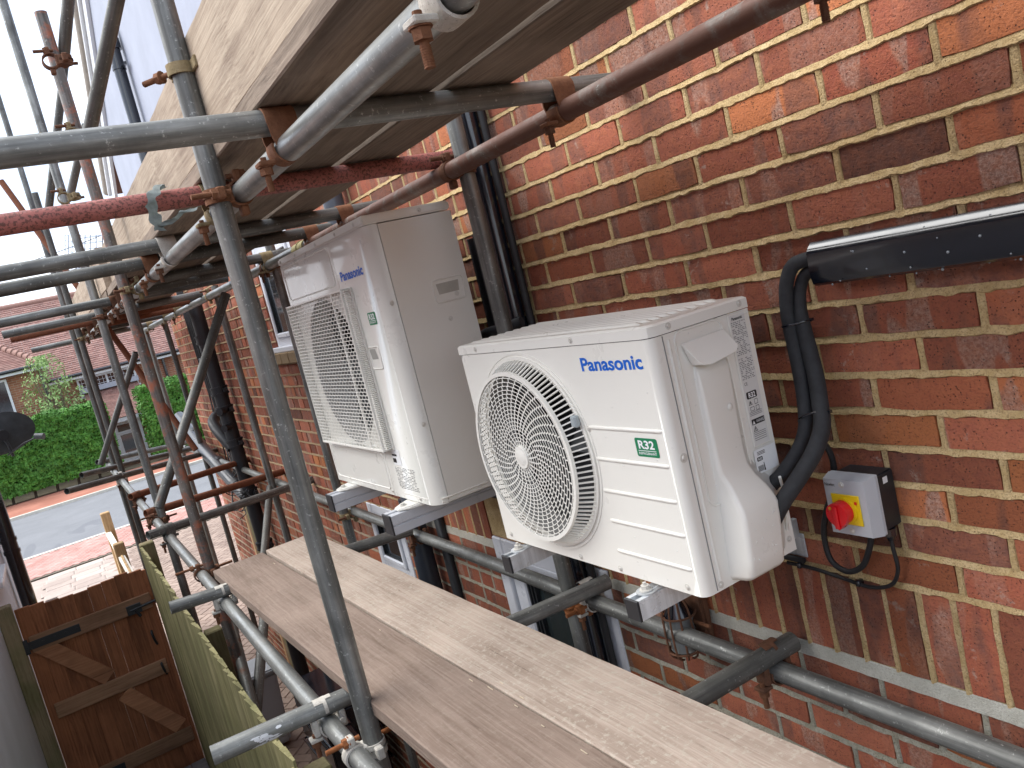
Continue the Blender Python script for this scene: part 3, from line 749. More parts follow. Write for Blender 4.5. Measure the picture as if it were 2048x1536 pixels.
def duct(bm, cx, cz, R, y0, y1, n=48, mi=0):
    A = [bm.verts.new((cx + R * math.cos(2 * PI * i / n), y0, cz + R * math.sin(2 * PI * i / n))) for i in range(n)]
    B = [bm.verts.new((cx + R * math.cos(2 * PI * i / n), y1, cz + R * math.sin(2 * PI * i / n))) for i in range(n)]
    for i in range(n): bm.faces.new((A[i], B[i], B[(i + 1) % n], A[(i + 1) % n])).material_index = mi
def fan(root, cx, cz, R, y):
    bm = bmesh.new(); cyl(bm, (cx, y - .03, cz), (cx, y + .03, cz), R * .22, n=24)
    P(root, bm, 'fan_hub', FAN, 40)
    for b in range(3):
        bm = bmesh.new(); a0 = b * 2 * PI / 3 + .4; g = {}
        for i in range(7):
            for j in range(6):
                r = R * (.2 + .76 * j / 5); a = a0 + (i / 6 - .5) * 1.25 + .25 * j / 5
                g[i, j] = bm.verts.new((cx + r * math.cos(a), y + (i / 6 - .5) * .06, cz + r * math.sin(a)))
        for i in range(6):
            for j in range(5): bm.faces.new((g[i, j], g[i + 1, j], g[i + 1, j + 1], g[i, j + 1]))
        P(root, bm, 'fan_blade', FAN, 80)
def screw(root, p, d, r=.006, m=None):
    bm = bmesh.new(); p = Vector(p); d = Vector(d).normalized(); cyl(bm, p, p + d * .0035, r, r * .7, n=12); cyl(bm, p + d * .0001, p + d * .001, r * 1.5, n=12)
    return P(root, bm, 'screw', m or SCREW, 50)

# ------------------------------------------------------------------ small unit (front)
UX0, UX1, UZ0, UZ1, UY0, UY1 = -.850, -.115, -.457, .060, -.42, -.168
u2 = empty('outdoor_unit', (-.48, -.29, UZ0), 'smaller wide white outdoor unit with round swirl fan grille and blue logo', 'air conditioner')
FCX, FCZ, FR = -.590, -.203, .226
bm = bmesh.new()
# casing: side walls by boxes butted, front with hole
panel_with_hole(bm, UX0, UX1 - .018, UZ0, UZ1 - .024, UY0, FCX, FCZ, FR - .018)
def quad(bm, *ps, mi=0): bm.faces.new([bm.verts.new(p) for p in ps]).material_index = mi
k_ = 6; prev = None
for i in range(k_ + 1):     # rounded front right corner
    a = PI / 2 * i / k_; x = UX1 - .018 + .018 * math.sin(a); y = UY0 + .018 - .018 * math.cos(a)
    if prev: quad(bm, (prev[0], prev[1], UZ0), (x, y, UZ0), (x, y, UZ1 - .024), (prev[0], prev[1], UZ1 - .024))
    prev = (x, y)
quad(bm, (UX1, UY0 + .018, UZ0), (UX1, UY1, UZ0), (UX1, UY1, UZ1 - .024), (UX1, UY0 + .018, UZ1 - .024))
quad(bm, (UX0, UY0, UZ0), (UX0, UY1, UZ0), (UX0, UY1, UZ1 - .024), (UX0, UY0, UZ1 - .024))
quad(bm, (UX0, UY0, UZ0), (UX1 - .018, UY0, UZ0), (UX1, UY0 + .018, UZ0), (UX1, UY1, UZ0)); quad(bm, (UX0, UY0, UZ0), (UX1, UY1, UZ0), (UX0, UY1, UZ0))
bmesh.ops.remove_doubles(bm, verts=bm.verts[:], dist=.0002)
P(u2, bm, 'casing', CREAM, 35, recalc=False)
bm = bmesh.new(); duct(bm, FCX, FCZ, FR - .018, UY0, UY0 + .075)
P(u2, bm, 'fan_duct', m_plastic('duct_grey', (.34, .335, .32), .5), 60, recalc=False)
bm = bmesh.new(); box(bm, UX0 + .01, UX1 - .03, UY0 + .135, UY1 - .01, UZ0 + .01, UZ1 - .03); P(u2, bm, 'coil', DARK_IN, False)
bm = bmesh.new(); duct(bm, FCX, FCZ, FR - .017, UY0 + .0755, UY0 + .134); P(u2, bm, 'dark_duct', DARK_IN, 60, recalc=False)
fan(u2, FCX, FCZ, FR - .02, UY0 + .085)
# lid with bead ribs
bm = bmesh.new(); pts = [(UX0 - .003, UY0 - .003), (UX1 - .018, UY0 - .003), (UX1 - .005, UY0 + .004), (UX1 + .002, UY0 + .018), (UX1 + .002, UY1), (UX0 - .003, UY1)]
lo = [bm.verts.new((x, y, UZ1 - .0225)) for x, y in pts]; md = [bm.verts.new((x, y, UZ1 - .004)) for x, y in pts]
cxm, cym = sum(p[0] for p in pts) / 6, sum(p[1] for p in pts) / 6
hi = [bm.verts.new((x + (.005 if x < cxm else -.005), y + (.005 if y < cym else -.005), UZ1)) for x, y in pts]
for A, B in ((lo, md), (md, hi)):
    for i in range(6): bm.faces.new((A[i], A[(i + 1) % 6], B[(i + 1) % 6], B[i]))
bm.faces.new(hi); bm.faces.new(lo[::-1])
bmesh.ops.recalc_face_normals(bm, faces=bm.faces[:])
P(u2, bm, 'lid', CREAM, 30)
for i in range(9):
    y = UY0 + .030 + i * .0245
    bm = bmesh.new(); vv = [(UX0 + .020, -.0002), (UX0 + .034, .0045), (UX1 - .062, .0045), (UX1 - .048, -.0002)]
    A = [bm.verts.new((x, y - .007, UZ1 - .0006 + z * .0)) for x, z in vv]; B = [bm.verts.new((x, y - .003, UZ1 + z)) for x, z in vv]; C = [bm.verts.new((x, y + .003, UZ1 + z)) for x, z in vv]; D = [bm.verts.new((x, y + .007, UZ1 - .0006)) for x, z in vv]
    for q in range(3):
        for a_, b_ in ((A, B), (B, C), (C, D)): bm.faces.new((a_[q], a_[q + 1], b_[q + 1], b_[q]))
    P(u2, bm, 'lid_rib', CREAM, 60)
# grille: tapered band of slats then swirl disc
GY = UY0 - .042; RR = .196
bm = bmesh.new()
for i in range(108):
    a = 2 * PI * i / 108; c, s = math.cos(a), math.sin(a); t = Vector((-s, 0, c)) * .0015
    p0 = Vector((FCX + c * (FR - .006), UY0 - .002, FCZ + s * (FR - .006))); p1 = Vector((FCX + c * (RR + .003), GY + .004, FCZ + s * (RR + .003)))
    rad = Vector((c, 0, s)) * .004
    vv = [bm.verts.new(q) for q in (p0 - t, p0 + t, p1 + t, p1 - t, p0 - t - rad, p0 + t - rad, p1 + t - rad, p1 - t - rad)]
    for f in ((0, 1, 2, 3), (4, 7, 6, 5), (0, 4, 5, 1), (1, 5, 6, 2), (3, 2, 6, 7), (0, 3, 7, 4)): bm.faces.new([vv[q] for q in f])
def ring(bm, r, y, w, h, n=96):
    A = []
    for i in range(n):
        a = 2 * PI * i / n; c, s = math.cos(a), math.sin(a)
        A.append([bm.verts.new((FCX + c * rr, yy, FCZ + s * rr)) for rr, yy in ((r - w, y), (r + w, y), (r + w, y + h), (r - w, y + h))])
    for i in range(n):
        B = A[(i + 1) % n]
        for q in range(4): bm.faces.new((A[i][q], A[i][(q + 1) % 4], B[(q + 1) % 4], B[q]))
ring(bm, RR, GY - .001, .0045, .008); ring(bm, FR - .004, UY0 - .004, .004, .004); ring(bm, FR + .007, UY0 - .0015, .0025, .003)
NR = 18; r0 = .029; dr = (RR - r0) / NR
for i in range(NR):
    rr = r0 + dr * (i + .0); ring(bm, rr, GY + .0004 * (1 if i % 2 else 0), .00085, .0008)
    ns = 24 if i < 4 else 44
    for j in range(ns):
        a = 2 * PI * (j + (.5 if i % 2 else 0)) / ns - i * .105; c, s = math.cos(a), math.sin(a); hw = .0017
        t = Vector((-s, 0, c)) * hw; q0 = Vector((FCX + c * rr, GY + .001, FCZ + s * rr)); q1 = Vector((FCX + c * (rr + dr), GY + .001, FCZ + s * (rr + dr))); dd = Vector((0, .0009, 0))
        vv = [bm.verts.new(q) for q in (q0 - t, q0 + t, q1 + t, q1 - t, q0 - t + dd, q0 + t + dd, q1 + t + dd, q1 - t + dd)]
        for f in ((0, 1, 2, 3), (0, 4, 5, 1), (1, 5, 6, 2), (3, 2, 6, 7), (0, 3, 7, 4)): bm.faces.new([vv[q] for q in f])
P(u2, bm, 'fan_grille', CREAM, False)
bm = bmesh.new(); cyl(bm, (FCX, GY + .006, FCZ), (FCX, GY - .003, FCZ), .029, .026, 32); cyl(bm, (FCX, GY - .0031, FCZ), (FCX, GY - .0036, FCZ), .019, .018, 32); P(u2, bm, 'grille_boss', CREAM, 40)
# tan slot inside: motor bracket seen as clear clip on the band
bm = bmesh.new(); box(bm, -.398, -.380, UY0 - .018, UY0 - .004, -.133, -.108, bev=.003); P(u2, bm, 'clear_clip', m_plastic('clear_clip', (.35, .40, .42), .2), False)
# front ribs
for (xa, xb, z) in ((-.356, -.140, -.135), (-.356, -.141, -.202), (-.356, -.142, -.271), (-.356, -.140, -.337), (-.356, -.142, -.404)):
    bm = bmesh.new(); sweep(bm, [(xa - .004, UY0 + .003, z), (xa, UY0 + .0005, z), (xb, UY0 + .0005, z), (xb + .004, UY0 + .003, z)], .0042, 8); P(u2, bm, 'rib', CREAM)
for (x, z) in ((-.362, -.139), (-.82, -.441), (-.51, -.446), (-.366, -.446), (-.16, -.443)): screw(u2, (x, UY0, z), (0, -1, 0), .0045)
for x in (-.76, -.35): screw(u2, (x, UY0 - .003, UZ1 - .012), (0, -1, 0), .0045)
put_text(u2, 'Panasonic', -.337, -.146, -.0175, .0105, 'y', UY0 - .0006, BLUE_P, 'logo', None, bold=.025)
# R32 badge
def badge(root, x0, x1, z0, z1, y):
    bm = bmesh.new(); bm.faces.new([bm.verts.new((p[0], y - .0007, p[1])) for p in rrect(x0, x1, z0, z1, .004)]); P(root, bm, 'refrigerant_badge', GREEN_P, False)
    w = x1 - x0; h = z1 - z0
    put_text(root, 'R32', x0 + w * .14, x1 - w * .14, z0 + h * .42, z1 - h * .12, 'y', y - .0012, WHITE_P, 'badge_text', None, bold=.03)
    bm = bmesh.new(); quad(bm, (x0 + w * .1, y - .0012, z0 + h * .31), (x1 - w * .1, y - .0012, z0 + h * .31), (x1 - w * .1, y - .0012, z0 + h * .345), (x0 + w * .1, y - .0012, z0 + h * .345)); P(root, bm, 'badge_line', WHITE_P, False)
    put_text(root, 'REFRIGERANT', x0 + w * .1, x1 - w * .1, z0 + h * .12, z0 + h * .25, 'y', y - .0012, WHITE_P, 'badge_text', None, bold=.01)
badge(u2, -.219, -.155, -.187, -.150, UY0)
# side face: seams, inset frame, hood handle, valve cover, label
XS = UX1
bm = bmesh.new(); bead(bm, [(XS + .0002, UY0 + .031, UZ0 + .004), (XS + .0002, UY0 + .031, UZ1 - .026)], .0012); P(u2, bm, 'side_seam', GREY_P)
bm = bmesh.new(); sweep(bm, [(XS - .001, UY0 + .043, UZ0 + .02), (XS - .001, UY0 + .043, UZ1 - .035)], .004, 8); P(u2, bm, 'side_rib', CREAM)
bm = bmesh.new(); pts = rrect(-.362, -.243, -.30, .034, .018, 5)
sweep(bm, [(XS - .0005, y, z) for y, z in pts], .0028, 6, closed=True); P(u2, bm, 'panel_frame', CREAM)
# hood handle: wedge
bm = bmesh.new()
prof = [(-.352, .010), (-.243, .013), (-.240, -.020), (-.250, -.030), (-.318, -.038), (-.336, -.034)]
A = [bm.verts.new((XS + .001, y, z)) for y, z in prof]
sc_ = [(.004, 0), (.004, 0), (.030, 0), (.034, 0), (.034, 0), (.030, 0)]
B = [bm.verts.new((XS + sx, y, z)) for (y, z), (sx, _) in zip(prof, sc_)]
bm.faces.new(A[::-1]); bm.faces.new(B)
for i in range(6): bm.faces.new((A[i], B[i], B[(i + 1) % 6], A[(i + 1) % 6]))
bmesh.ops.recalc_face_normals(bm, faces=bm.faces[:]); bmesh.ops.bevel(bm, geom=bm.edges[:], offset=.004, segments=3, affect='EDGES', clamp_overlap=True)
P(u2, bm, 'handle_hood', CREAM, 40)
# valve cover: lofted sections (z, y0, y1, depth)
secs = [(-.036, -.330, -.254, .002), (-.055, -.333, -.250, .008), (-.10, -.334, -.252, .010), (-.16, -.335, -.256, .011), (-.215, -.336, -.258, .012), (-.245, -.337, -.256, .014), (-.268, -.337, -.248, .021), (-.290, -.338, -.238, .032), (-.312, -.339, -.232, .042), (-.325, -.340, -.231, .046), (-.36, -.343, -.236, .048), (-.41, -.347, -.243, .048), (-.438, -.349, -.246, .046), (-.448, -.347, -.245, .036)]
bm = bmesh.new(); rings = []
for z, ya, yb, dp_ in secs:
    r = min(.013, dp_ * .8, (yb - ya) * .3); ring_ = [(XS - .002, ya - .004)]
    ring_.append((XS + .001, ya - .001))
    for i in range(6):
        a = PI / 2 * i / 5; ring_.append((XS + dp_ - r + r * math.sin(a), ya + .006 * (dp_ > .02) + r - r * math.cos(a)))
    for i in range(6):
        a = PI / 2 * i / 5; ring_.append((XS + dp_ - r + r * math.cos(a), yb - r + r * math.sin(a)))
    wd = .048 * dp_ / .046; ring_.append((XS + .001, yb + .001 + wd)); ring_.append((XS - .002, yb + .004 + wd))
    rings.append([bm.verts.new((x, y, z)) for x, y in ring_])
for i in range(len(rings) - 1):
    for q in range(len(rings[0]) - 1): bm.faces.new((rings[i][q], rings[i][q + 1], rings[i + 1][q + 1], rings[i + 1][q]))
bm.faces.new(rings[-1]); bm.faces.new(rings[0][::-1])
P(u2, bm, 'valve_cover', CREAM, True)
bm = bmesh.new(); sweep(bm, smooth_path([(XS + .03, -.205, -.290), (XS + .018, -.190, -.330), (XS + .010, -.186, -.37), (XS + .002, -.185, -.41)], 5), .003, 6); P(u2, bm, 'cover_lip', CREAM)
bm = bmesh.new(); cyl(bm, (XS + .012, -.275, -.13), (XS + .0135, -.275, -.13), .007, .005, 12); P(u2, bm, 'dimple', CREAM)
screw(u2, (XS, -.400, -.190), (1, 0, 0), .006); screw(u2, (XS, -.378, -.446), (1, 0, 0), .0045); screw(u2, (XS, -.183, -.43), (1, 0, 0), .0045)
screw(u2, (XS + .002, -.372, UZ1 - .011), (1, 0, 0), .0045); screw(u2, (XS + .002, -.19, UZ1 - .011), (1, 0, 0), .0045)
# spec label on raised strip
bm = bmesh.new(); box(bm, XS, XS + .0025, -.2265, -.180, -.228, .034, bev=.002); P(u2, bm, 'label_strip', CREAM, False)
bm = bmesh.new(); rect_x(bm, -.2235, -.183, -.2245, .031, XS + .0026, .0004); P(u2, bm, 'spec_label', m_plastic('label_paper', (.70, .70, .68), .4), False)
put_text(u2, 'Panasonic', -.218, -.190, .021, .027, 'x', XS + .0034, BLACK_P, 'label_text', None, bold=.03)
bm = bmesh.new(); z = .016
while z > -.095:
    y = -.2215
    while y < -.186:
        w = random.uniform(.002, .007)
        if random.random() < .78: quad(bm, (XS + .0033, y, z), (XS + .0033, min(y + w, -.185), z), (XS + .0033, min(y + w, -.185), z + .0016), (XS + .0033, y, z + .0016))
        y += w + random.uniform(.0008, .003)
    z -= .0033 if not (-.052 < z < -.046) else .008
z = -.178
for z in (-.160, -.163, -.166, -.200, -.2035, -.207, -.211, -.215):
    quad(bm, (XS + .0033, -.221, z), (XS + .0033, -.188, z), (XS + .0033, -.188, z + .0012), (XS + .0033, -.221, z + .0012))
o = P(u2, bm, 'label_print', GREY_P, False, recalc=False); o['kind'] = 'stuff'
put_text(u2, 'CE', -.2195, -.2115, -.106, -.100, 'x', XS + .0034, BLACK_P, 'label_text', None, bold=.0)
bm = bmesh.new(); bm.faces.new([bm.verts.new((XS + .0034, p[0], p[1])) for p in rrect(-.2205, -.1925, -.133, -.119, .003)])
quad(bm, (XS + .0034, -.2205, -.184), (XS + .0034, -.186, -.184), (XS + .0034, -.186, -.173), (XS + .0034, -.2205, -.173)); P(u2, bm, 'label_patch', BLACK_P, False)
put_text(u2, 'R32', -.2155, -.1975, -.131, -.121, 'x', XS + .004, WHITE_P, 'label_text', None, bold=.03)
put_text(u2, 'WARNING', -.209, -.188, -.1815, -.1755, 'x', XS + .004, WHITE_P, 'label_text', None, bold=.0)
def tri_sign(bm, cy, cz, s, x, w=.0009):
    a = [(cy - s, cz - s * .8), (cy + s, cz - s * .8), (cy, cz + s * .95)]
    b = [(cy - s * .68, cz - s * .6), (cy + s * .68, cz - s * .6), (cy, cz + s * .62)]
    A = [bm.verts.new((x, p[0], p[1])) for p in a]; B = [bm.verts.new((x, p[0], p[1])) for p in b]
    for i in range(3): bm.faces.new((A[i], A[(i + 1) % 3], B[(i + 1) % 3], B[i]))
    quad(bm, (x, cy - w, cz - s * .4), (x, cy + w, cz - s * .4), (x, cy + w, cz + s * .35), (x, cy - w, cz + s * .35))
def box_sign(bm, y0, y1, z0, z1, x, t=.0009):
    for a, b, c, d in ((y0, y1, z0, z0 + t), (y0, y1, z1 - t, z1), (y0, y0 + t, z0 + t, z1 - t), (y1 - t, y1, z0 + t, z1 - t)): quad(bm, (x, a, c), (x, b, c), (x, b, d), (x, a, d))
bm = bmesh.new(); tri_sign(bm, -.214, -.141, .005, XS + .0035); tri_sign(bm, -.214, -.192, .006, XS + .0035); box_sign(bm, -.203, -.194, -.146, -.136, XS + .0035); box_sign(bm, -.217, -.206, -.157, -.149, XS + .0035); box_sign(bm, -.202, -.193, -.158, -.149, XS + .0035)
P(u2, bm, 'label_symbols', BLACK_P, False)
tri = bmesh.new(); a_ = tri; quad(tri, (XS + .004, -.219, -.1825), (XS + .004, -.2125, -.1825), (XS + .004, -.21575, -.1755), (XS + .004, -.2158, -.1755)); P(u2, tri, 'label_symbols', WHITE_P, False)
# loose sticker on the corner
bm = bmesh.new(); rect_x(bm, -.232, -.174, -.279, -.232, XS + .0030, .0006); P(u2, bm, 'paper_sticker', WHITE_P, False)
bm = bmesh.new(); bm.faces.new([bm.verts.new((XS + .0038, p[0], p[1])) for p in rrect(-.227, -.212, -.255, -.247, .002)])
for i in range(3): quad(bm, (XS + .0038, -.224, -.238 - i * .0026), (XS + .0038, -.203, -.238 - i * .0026), (XS + .0038, -.203, -.2368 - i * .0026), (XS + .0038, -.224, -.2368 - i * .0026))
for i in range(6): quad(bm, (XS + .0038, -.228 + i * .0025, -.275), (XS + .0038, -.2265 + i * .0025, -.275), (XS + .0038, -.2265 + i * .0025, -.264), (XS + .0038, -.228 + i * .0025, -.264))
quad(bm, (XS + .0038, -.213, -.276), (XS + .0038, -.209, -.276), (XS + .0038, -.2105, -.260), (XS + .0038, -.212, -.260))
P(u2, bm, 'sticker_print', BLACK_P, False)
put_text(u2, 'R32', -.2245, -.2145, -.2535, -.2485, 'x', XS + .0044, WHITE_P, 'sticker_text', None, bold=.02)

# ------------------------------------------------------------------ big unit (behind)
BX0, BX1, BZ0, BZ1, BY0, BY1 = -2.085, -1.188, -.405, .462, -.45, -.168
u1 = empty('outdoor_unit', (-1.63, -.31, BZ0), 'taller cream outdoor unit with rectangular mesh fan guard, further along the wall', 'air conditioner')
C1X, C1Z, C1R = -1.722, .020, .262
bm = bmesh.new()
panel_with_hole(bm, BX0, -1.508, BZ0, BZ1 - .028, BY0, C1X, C1Z, C1R - .008)
rr_ = .055; xr = BX1 - rr_
quad(bm, (-1.504, BY0, BZ0), (xr, BY0, BZ0), (xr, BY0, BZ1 - .028), (-1.504, BY0, BZ1 - .028))
quad(bm, (-1.508, BY0, BZ0), (-1.506, BY0 + .003, BZ0), (-1.506, BY0 + .003, BZ1 - .028), (-1.508, BY0, BZ1 - .028)); quad(bm, (-1.506, BY0 + .003, BZ0), (-1.504, BY0, BZ0), (-1.504, BY0, BZ1 - .028), (-1.506, BY0 + .003, BZ1 - .028))
prev = None
for i in range(9):
    a = PI / 2 * i / 8; x = xr + rr_ * math.sin(a); y = BY0 + rr_ * .75 - rr_ * .75 * math.cos(a)
    if prev: quad(bm, (prev[0], prev[1], BZ0), (x, y, BZ0), (x, y, BZ1 - .028), (prev[0], prev[1], BZ1 - .028))
    prev = (x, y)
quad(bm, (BX0, BY0, BZ0), (BX0, BY1, BZ0), (BX0, BY1, BZ1 - .028), (BX0, BY0, BZ1 - .028))
quad(bm, (BX0, BY0, BZ0), (xr, BY0, BZ0), (BX1, BY0 + .041, BZ0), (BX1, BY1, BZ0)); quad(bm, (BX0, BY0, BZ0), (BX1, BY1, BZ0), (BX0, BY1, BZ0))
bmesh.ops.remove_doubles(bm, verts=bm.verts[:], dist=.0002); CREAM_G = m_plastic('glossy_cream', (.72, .715, .665), .3, .02, .5, .55); CREAM_G.node_tree.nodes['Principled BSDF'].inputs['Coat Roughness'].default_value = .07
P(u1, bm, 'casing', CREAM_G, 40, recalc=False)
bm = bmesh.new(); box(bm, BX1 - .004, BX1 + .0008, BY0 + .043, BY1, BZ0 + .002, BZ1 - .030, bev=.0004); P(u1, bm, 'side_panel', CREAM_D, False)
bm = bmesh.new(); duct(bm, C1X, C1Z, C1R - .008, BY0, BY0 + .13); P(u1, bm, 'fan_duct', m_plastic('duct_light', (.60, .59, .56), .5), 60, recalc=False)
bm = bmesh.new(); box(bm, BX0 + .01, BX1 - .05, BY0 + .16, BY1 - .01, BZ0 + .01, BZ1 - .03); P(u1, bm, 'coil', DARK_IN, False)
bm = bmesh.new(); duct(bm, C1X, C1Z, C1R - .007, BY0 + .1305, BY0 + .159); P(u1, bm, 'dark_duct', DARK_IN, 60, recalc=False)
fan(u1, C1X, C1Z, C1R - .015, BY0 + .09)
bm = bmesh.new(); box(bm, BX0 - .003, BX1 + .003, BY0 - .003, BY1, BZ1 - .027, BZ1, bev=.005, seg=2)
P(u1, bm, 'lid', CREAM, 40)
for x in (-2.05, -1.86, -1.62, -1.42, -1.25): screw(u1, (x, BY0 - .003, BZ1 - .014), (0, -1, 0), .0045)
screw(u1, (BX1 + .003, -.27, BZ1 - .014), (1, 0, 0), .0045)
GX0, GX1, GZ0_, GZ1_ = -2.045, -1.432, -.236, .278; gy = BY0 - .028
bm = bmesh.new(); rows = 43; dz = (GZ1_ - GZ0_) / rows
for i in range(rows + 1): box(bm, GX0, GX1, gy, gy + .0010, GZ0_ + i * dz - .0013, GZ0_ + i * dz + .0013)
cols = 20; dx = (GX1 - GX0) / cols
for i in range(rows):
    for j in range(cols + 1):
        x = GX0 + (j + (.5 if i % 2 else 0)) * dx
        if x > GX1: continue
        box(bm, x - .0016, x + .0016, gy + .0003, gy + .0012, GZ0_ + i * dz, GZ0_ + (i + 1) * dz)
for i in range(rows * 2):
    z = GZ0_ + (i + .5) * dz / 2
    box(bm, GX1 + .001, GX1 + .0235, gy + .004, BY0 - .001, z - .0014, z + .0014); 
for (a, b, c, d_) in ((GX0 - .006, GX1 + .004, GZ1_, GZ1_ + .005), (GX0 - .006, GX1 + .004, GZ0_ - .006, GZ0_)): box(bm, a, b, gy - .002, BY0 - .0006, c, d_)
box(bm, GX1 - .003, GX1 + .004, gy - .002, gy + .006, GZ0_, GZ1_); box(bm, GX0 - .006, GX0 - .001, gy - .001, BY0 - .0006, GZ0_, GZ1_)
box(bm, GX1 + .022, GX1 + .030, BY0 - .006, BY0 - .0005, GZ0_ - .004, GZ1_ + .004)
box(bm, -1.535, -1.528, gy - .001, gy + .005, GZ0_, GZ1_)
P(u1, bm, 'fan_grille', CREAM, False)
# embossed outlines on the front
for rc in ((-2.06, -1.53, .302, .424, .02), (-2.06, -1.53, -.385, -.262, .015)):
    bm = bmesh.new(); sweep(bm, [(x, BY0 + .0008, z) for x, z in rrect(*rc)], .003, 6, closed=True); P(u1, bm, 'embossed_frame', CREAM)
bm = bmesh.new(); sweep(bm, [(x, BY0 + .001, z) for x, z in rrect(-1.40, -1.315, .022, .090, .008)], .0035, 6, closed=True); P(u1, bm, 'handle_frame', CREAM)
bm = bmesh.new(); quad(bm, (-1.392, BY0 - .0006, .084), (-1.345, BY0 - .0006, .084), (-1.335, BY0 - .0006, .052), (-1.385, BY0 - .0006, .052)); P(u1, bm, 'handle_recess_shade', simple('recess_shade', (.30, .295, .27), .5), False)  # flat dark patch paints the shade inside the handle recess
put_text(u1, 'Panasonic', -1.474, -1.276, .306, .336, 'y', BY0 - .0007, BLUE_P, 'logo', None, bold=.035)
badge(u1, -1.332, -1.270, .156, .194, BY0)
bm = bmesh.new(); rect_y(bm, -1.437, -1.375, -.292, -.240, BY0 - .0004); P(u1, bm, 'paper_sticker', WHITE_P, False)
bm = bmesh.new(); rect_y(bm, -1.437, -1.40, -.262, -.256, BY0 - .0012); rect_y(bm, -1.437, -1.412, -.284, -.270, BY0 - .0012)
P(u1, bm, 'sticker_print', BLACK_P, False)
bm = bmesh.new(); z = -.302
while z > -.372:
    x = -1.442
    while x < -1.30:
        w = random.uniform(.004, .016)
        if random.random() < .75: quad(bm, (x, BY0 - .0008, z), (x + w, BY0 - .0008, z), (x + w, BY0 - .0008, z + .0022), (x, BY0 - .0008, z + .0022))
        x += w + random.uniform(.001, .006)
    z -= .0052
o = P(u1, bm, 'spec_print', GREY_P, False, recalc=False); o['kind'] = 'stuff'
for (x, z) in ((-1.52, -.39), (-1.30, -.392), (-1.93, -.385)): screw(u1, (x, BY0, z), (0, -1, 0), .0045)
# side: handle with its recess shade painted flat, screws
bm = bmesh.new(); sweep(bm, [(BX1 + .001, y, z) for y, z in rrect(-.286, -.184, .172, .240, .010)], .0028, 6, closed=True); P(u1, bm, 'handle_frame', CREAM_D)
RC = simple('side_recess_shade', (.42, .40, .35), .5)
bm = bmesh.new(); quad(bm, (BX1 + .0012, -.276, .228), (BX1 + .0012, -.200, .228), (BX1 + .0012, -.204, .196), (BX1 + .0012, -.272, .196)); P(u1, bm, 'handle_recess_shade', RC, False)  # flat patch, darker colour stands in for shade in the side handle
for (y, z) in ((-.215, .188), (-.255, .120), (-.425, .205), (-.425, -.157), (-.30, -.392)): screw(u1, (BX1 + .001, y, z), (1, 0, 0), .005)
bm = bmesh.new(); sweep(bm, [(BX1 + .001, -.43, BZ0 + .018), (BX1 + .001, -.27, BZ0 + .018)], .003, 6); sweep(bm, [(BX1 + .001, -.43, BZ0 + .008), (BX1 + .001, -.27, BZ0 + .008)], .002, 6); P(u1, bm, 'side_rib', CREAM_D)
bm = bmesh.new(); sweep(bm, [(-1.42, BY0 + .001, BZ0 + .018), (-1.24, BY0 + .001, BZ0 + .018)], .003, 6); P(u1, bm, 'rib', CREAM)
# feet
for x in (-1.945, -1.375):
    bm = bmesh.new(); pts = [(x - .055, BY0 + .02), (x + .055, BY0 + .02), (x + .035, BY0 - .03), (x + .018, BY0 - .058), (x - .018, BY0 - .058), (x - .035, BY0 - .03)]
    A = [bm.verts.new((px, py, BZ0 - .0155)) for px, py in pts]; B = [bm.verts.new((px, py, BZ0 - .008 + (.006 if py > BY0 else 0))) for px, py in pts]
    bm.faces.new(A[::-1]); bm.faces.new(B)
    for i in range(6): bm.faces.new((A[i], A[(i + 1) % 6], B[(i + 1) % 6], B[i]))
    bmesh.ops.bevel(bm, geom=bm.edges[:], offset=.003, segments=2, affect='EDGES', clamp_overlap=True)
    P(u1, bm, 'foot', CREAM, 40)
    bm = bmesh.new(); cyl(bm, (x, BY0 - .032, BZ0 - .009), (x, BY0 - .032, BZ0 - .004), .011, n=16); hexnut(bm, (x, BY0 - .032, BZ0 - .001), (0, 0, 1), .008, .006); P(u1, bm, 'foot_bolt', SCREW, 40)

# ------------------------------------------------------------------ brackets under the units
def rail(name, x, w, z1, h, y_end, label, grooved, mat):
    r = empty(name, (x, 0, z1 - h), label, 'wall bracket', 'brackets under the outdoor units')
    bm = bmesh.new(); y0, y1 = y_end + .004, -.004
    if grooved:
        prof = [(0, 0), (w, 0), (w, h * .40), (w - .0035, h * .44), (w - .0035, h * .47), (w, h * .51), (w, h * .96), (w * .62, h), (w * .62, h * .90), (w * .38, h * .90), (w * .38, h), (0, h)]
    else:
        prof = [(0, 0), (w, 0), (w, h), (w * .72, h), (w * .72, h - .018), (w * .28, h - .018), (w * .28, h), (0, h)]
    prism(bm, [(x - w / 2 + a, z1 - h + b) for a, b in prof], y0, y1)
    P(r, bm, 'channel', mat, False)
    bm = bmesh.new(); box(bm, x - w / 2 - .001, x + w / 2 + .001, y_end - .002, y_end + .0035, z1 - h - .001, z1 + .0005, bev=.001); P(r, bm, 'end_cap', BLK_M, False)
    bm = bmesh.new(); box(bm, x - .03, x + .03, -.0042, -.0005, z1 - h - (.03 if grooved else .05), z1 - (.005 if grooved else .036), bev=.001); P(r, bm, 'wall_plate', mat, False)
    return r
rails = [rail('wall_bracket', -1.945, .062, BZ0 - .016, .062, -.545, 'grooved metal bracket arm under the left foot of the tall unit', True, ALU),
         rail('wall_bracket', -1.375, .062, BZ0 - .016, .062, -.545, 'grooved metal bracket arm under the right foot of the tall unit', True, ALU),
         rail('wall_bracket', -.775, .036, UZ0 - .016, .042, -.475, 'short zinc strut bracket arm under the round grille of the small unit', False, SILVER),
         rail('wall_bracket', -.275, .040, UZ0 - .016, .042, -.475, 'zinc strut bracket arm just left of the caged lamp', False, SILVER)]
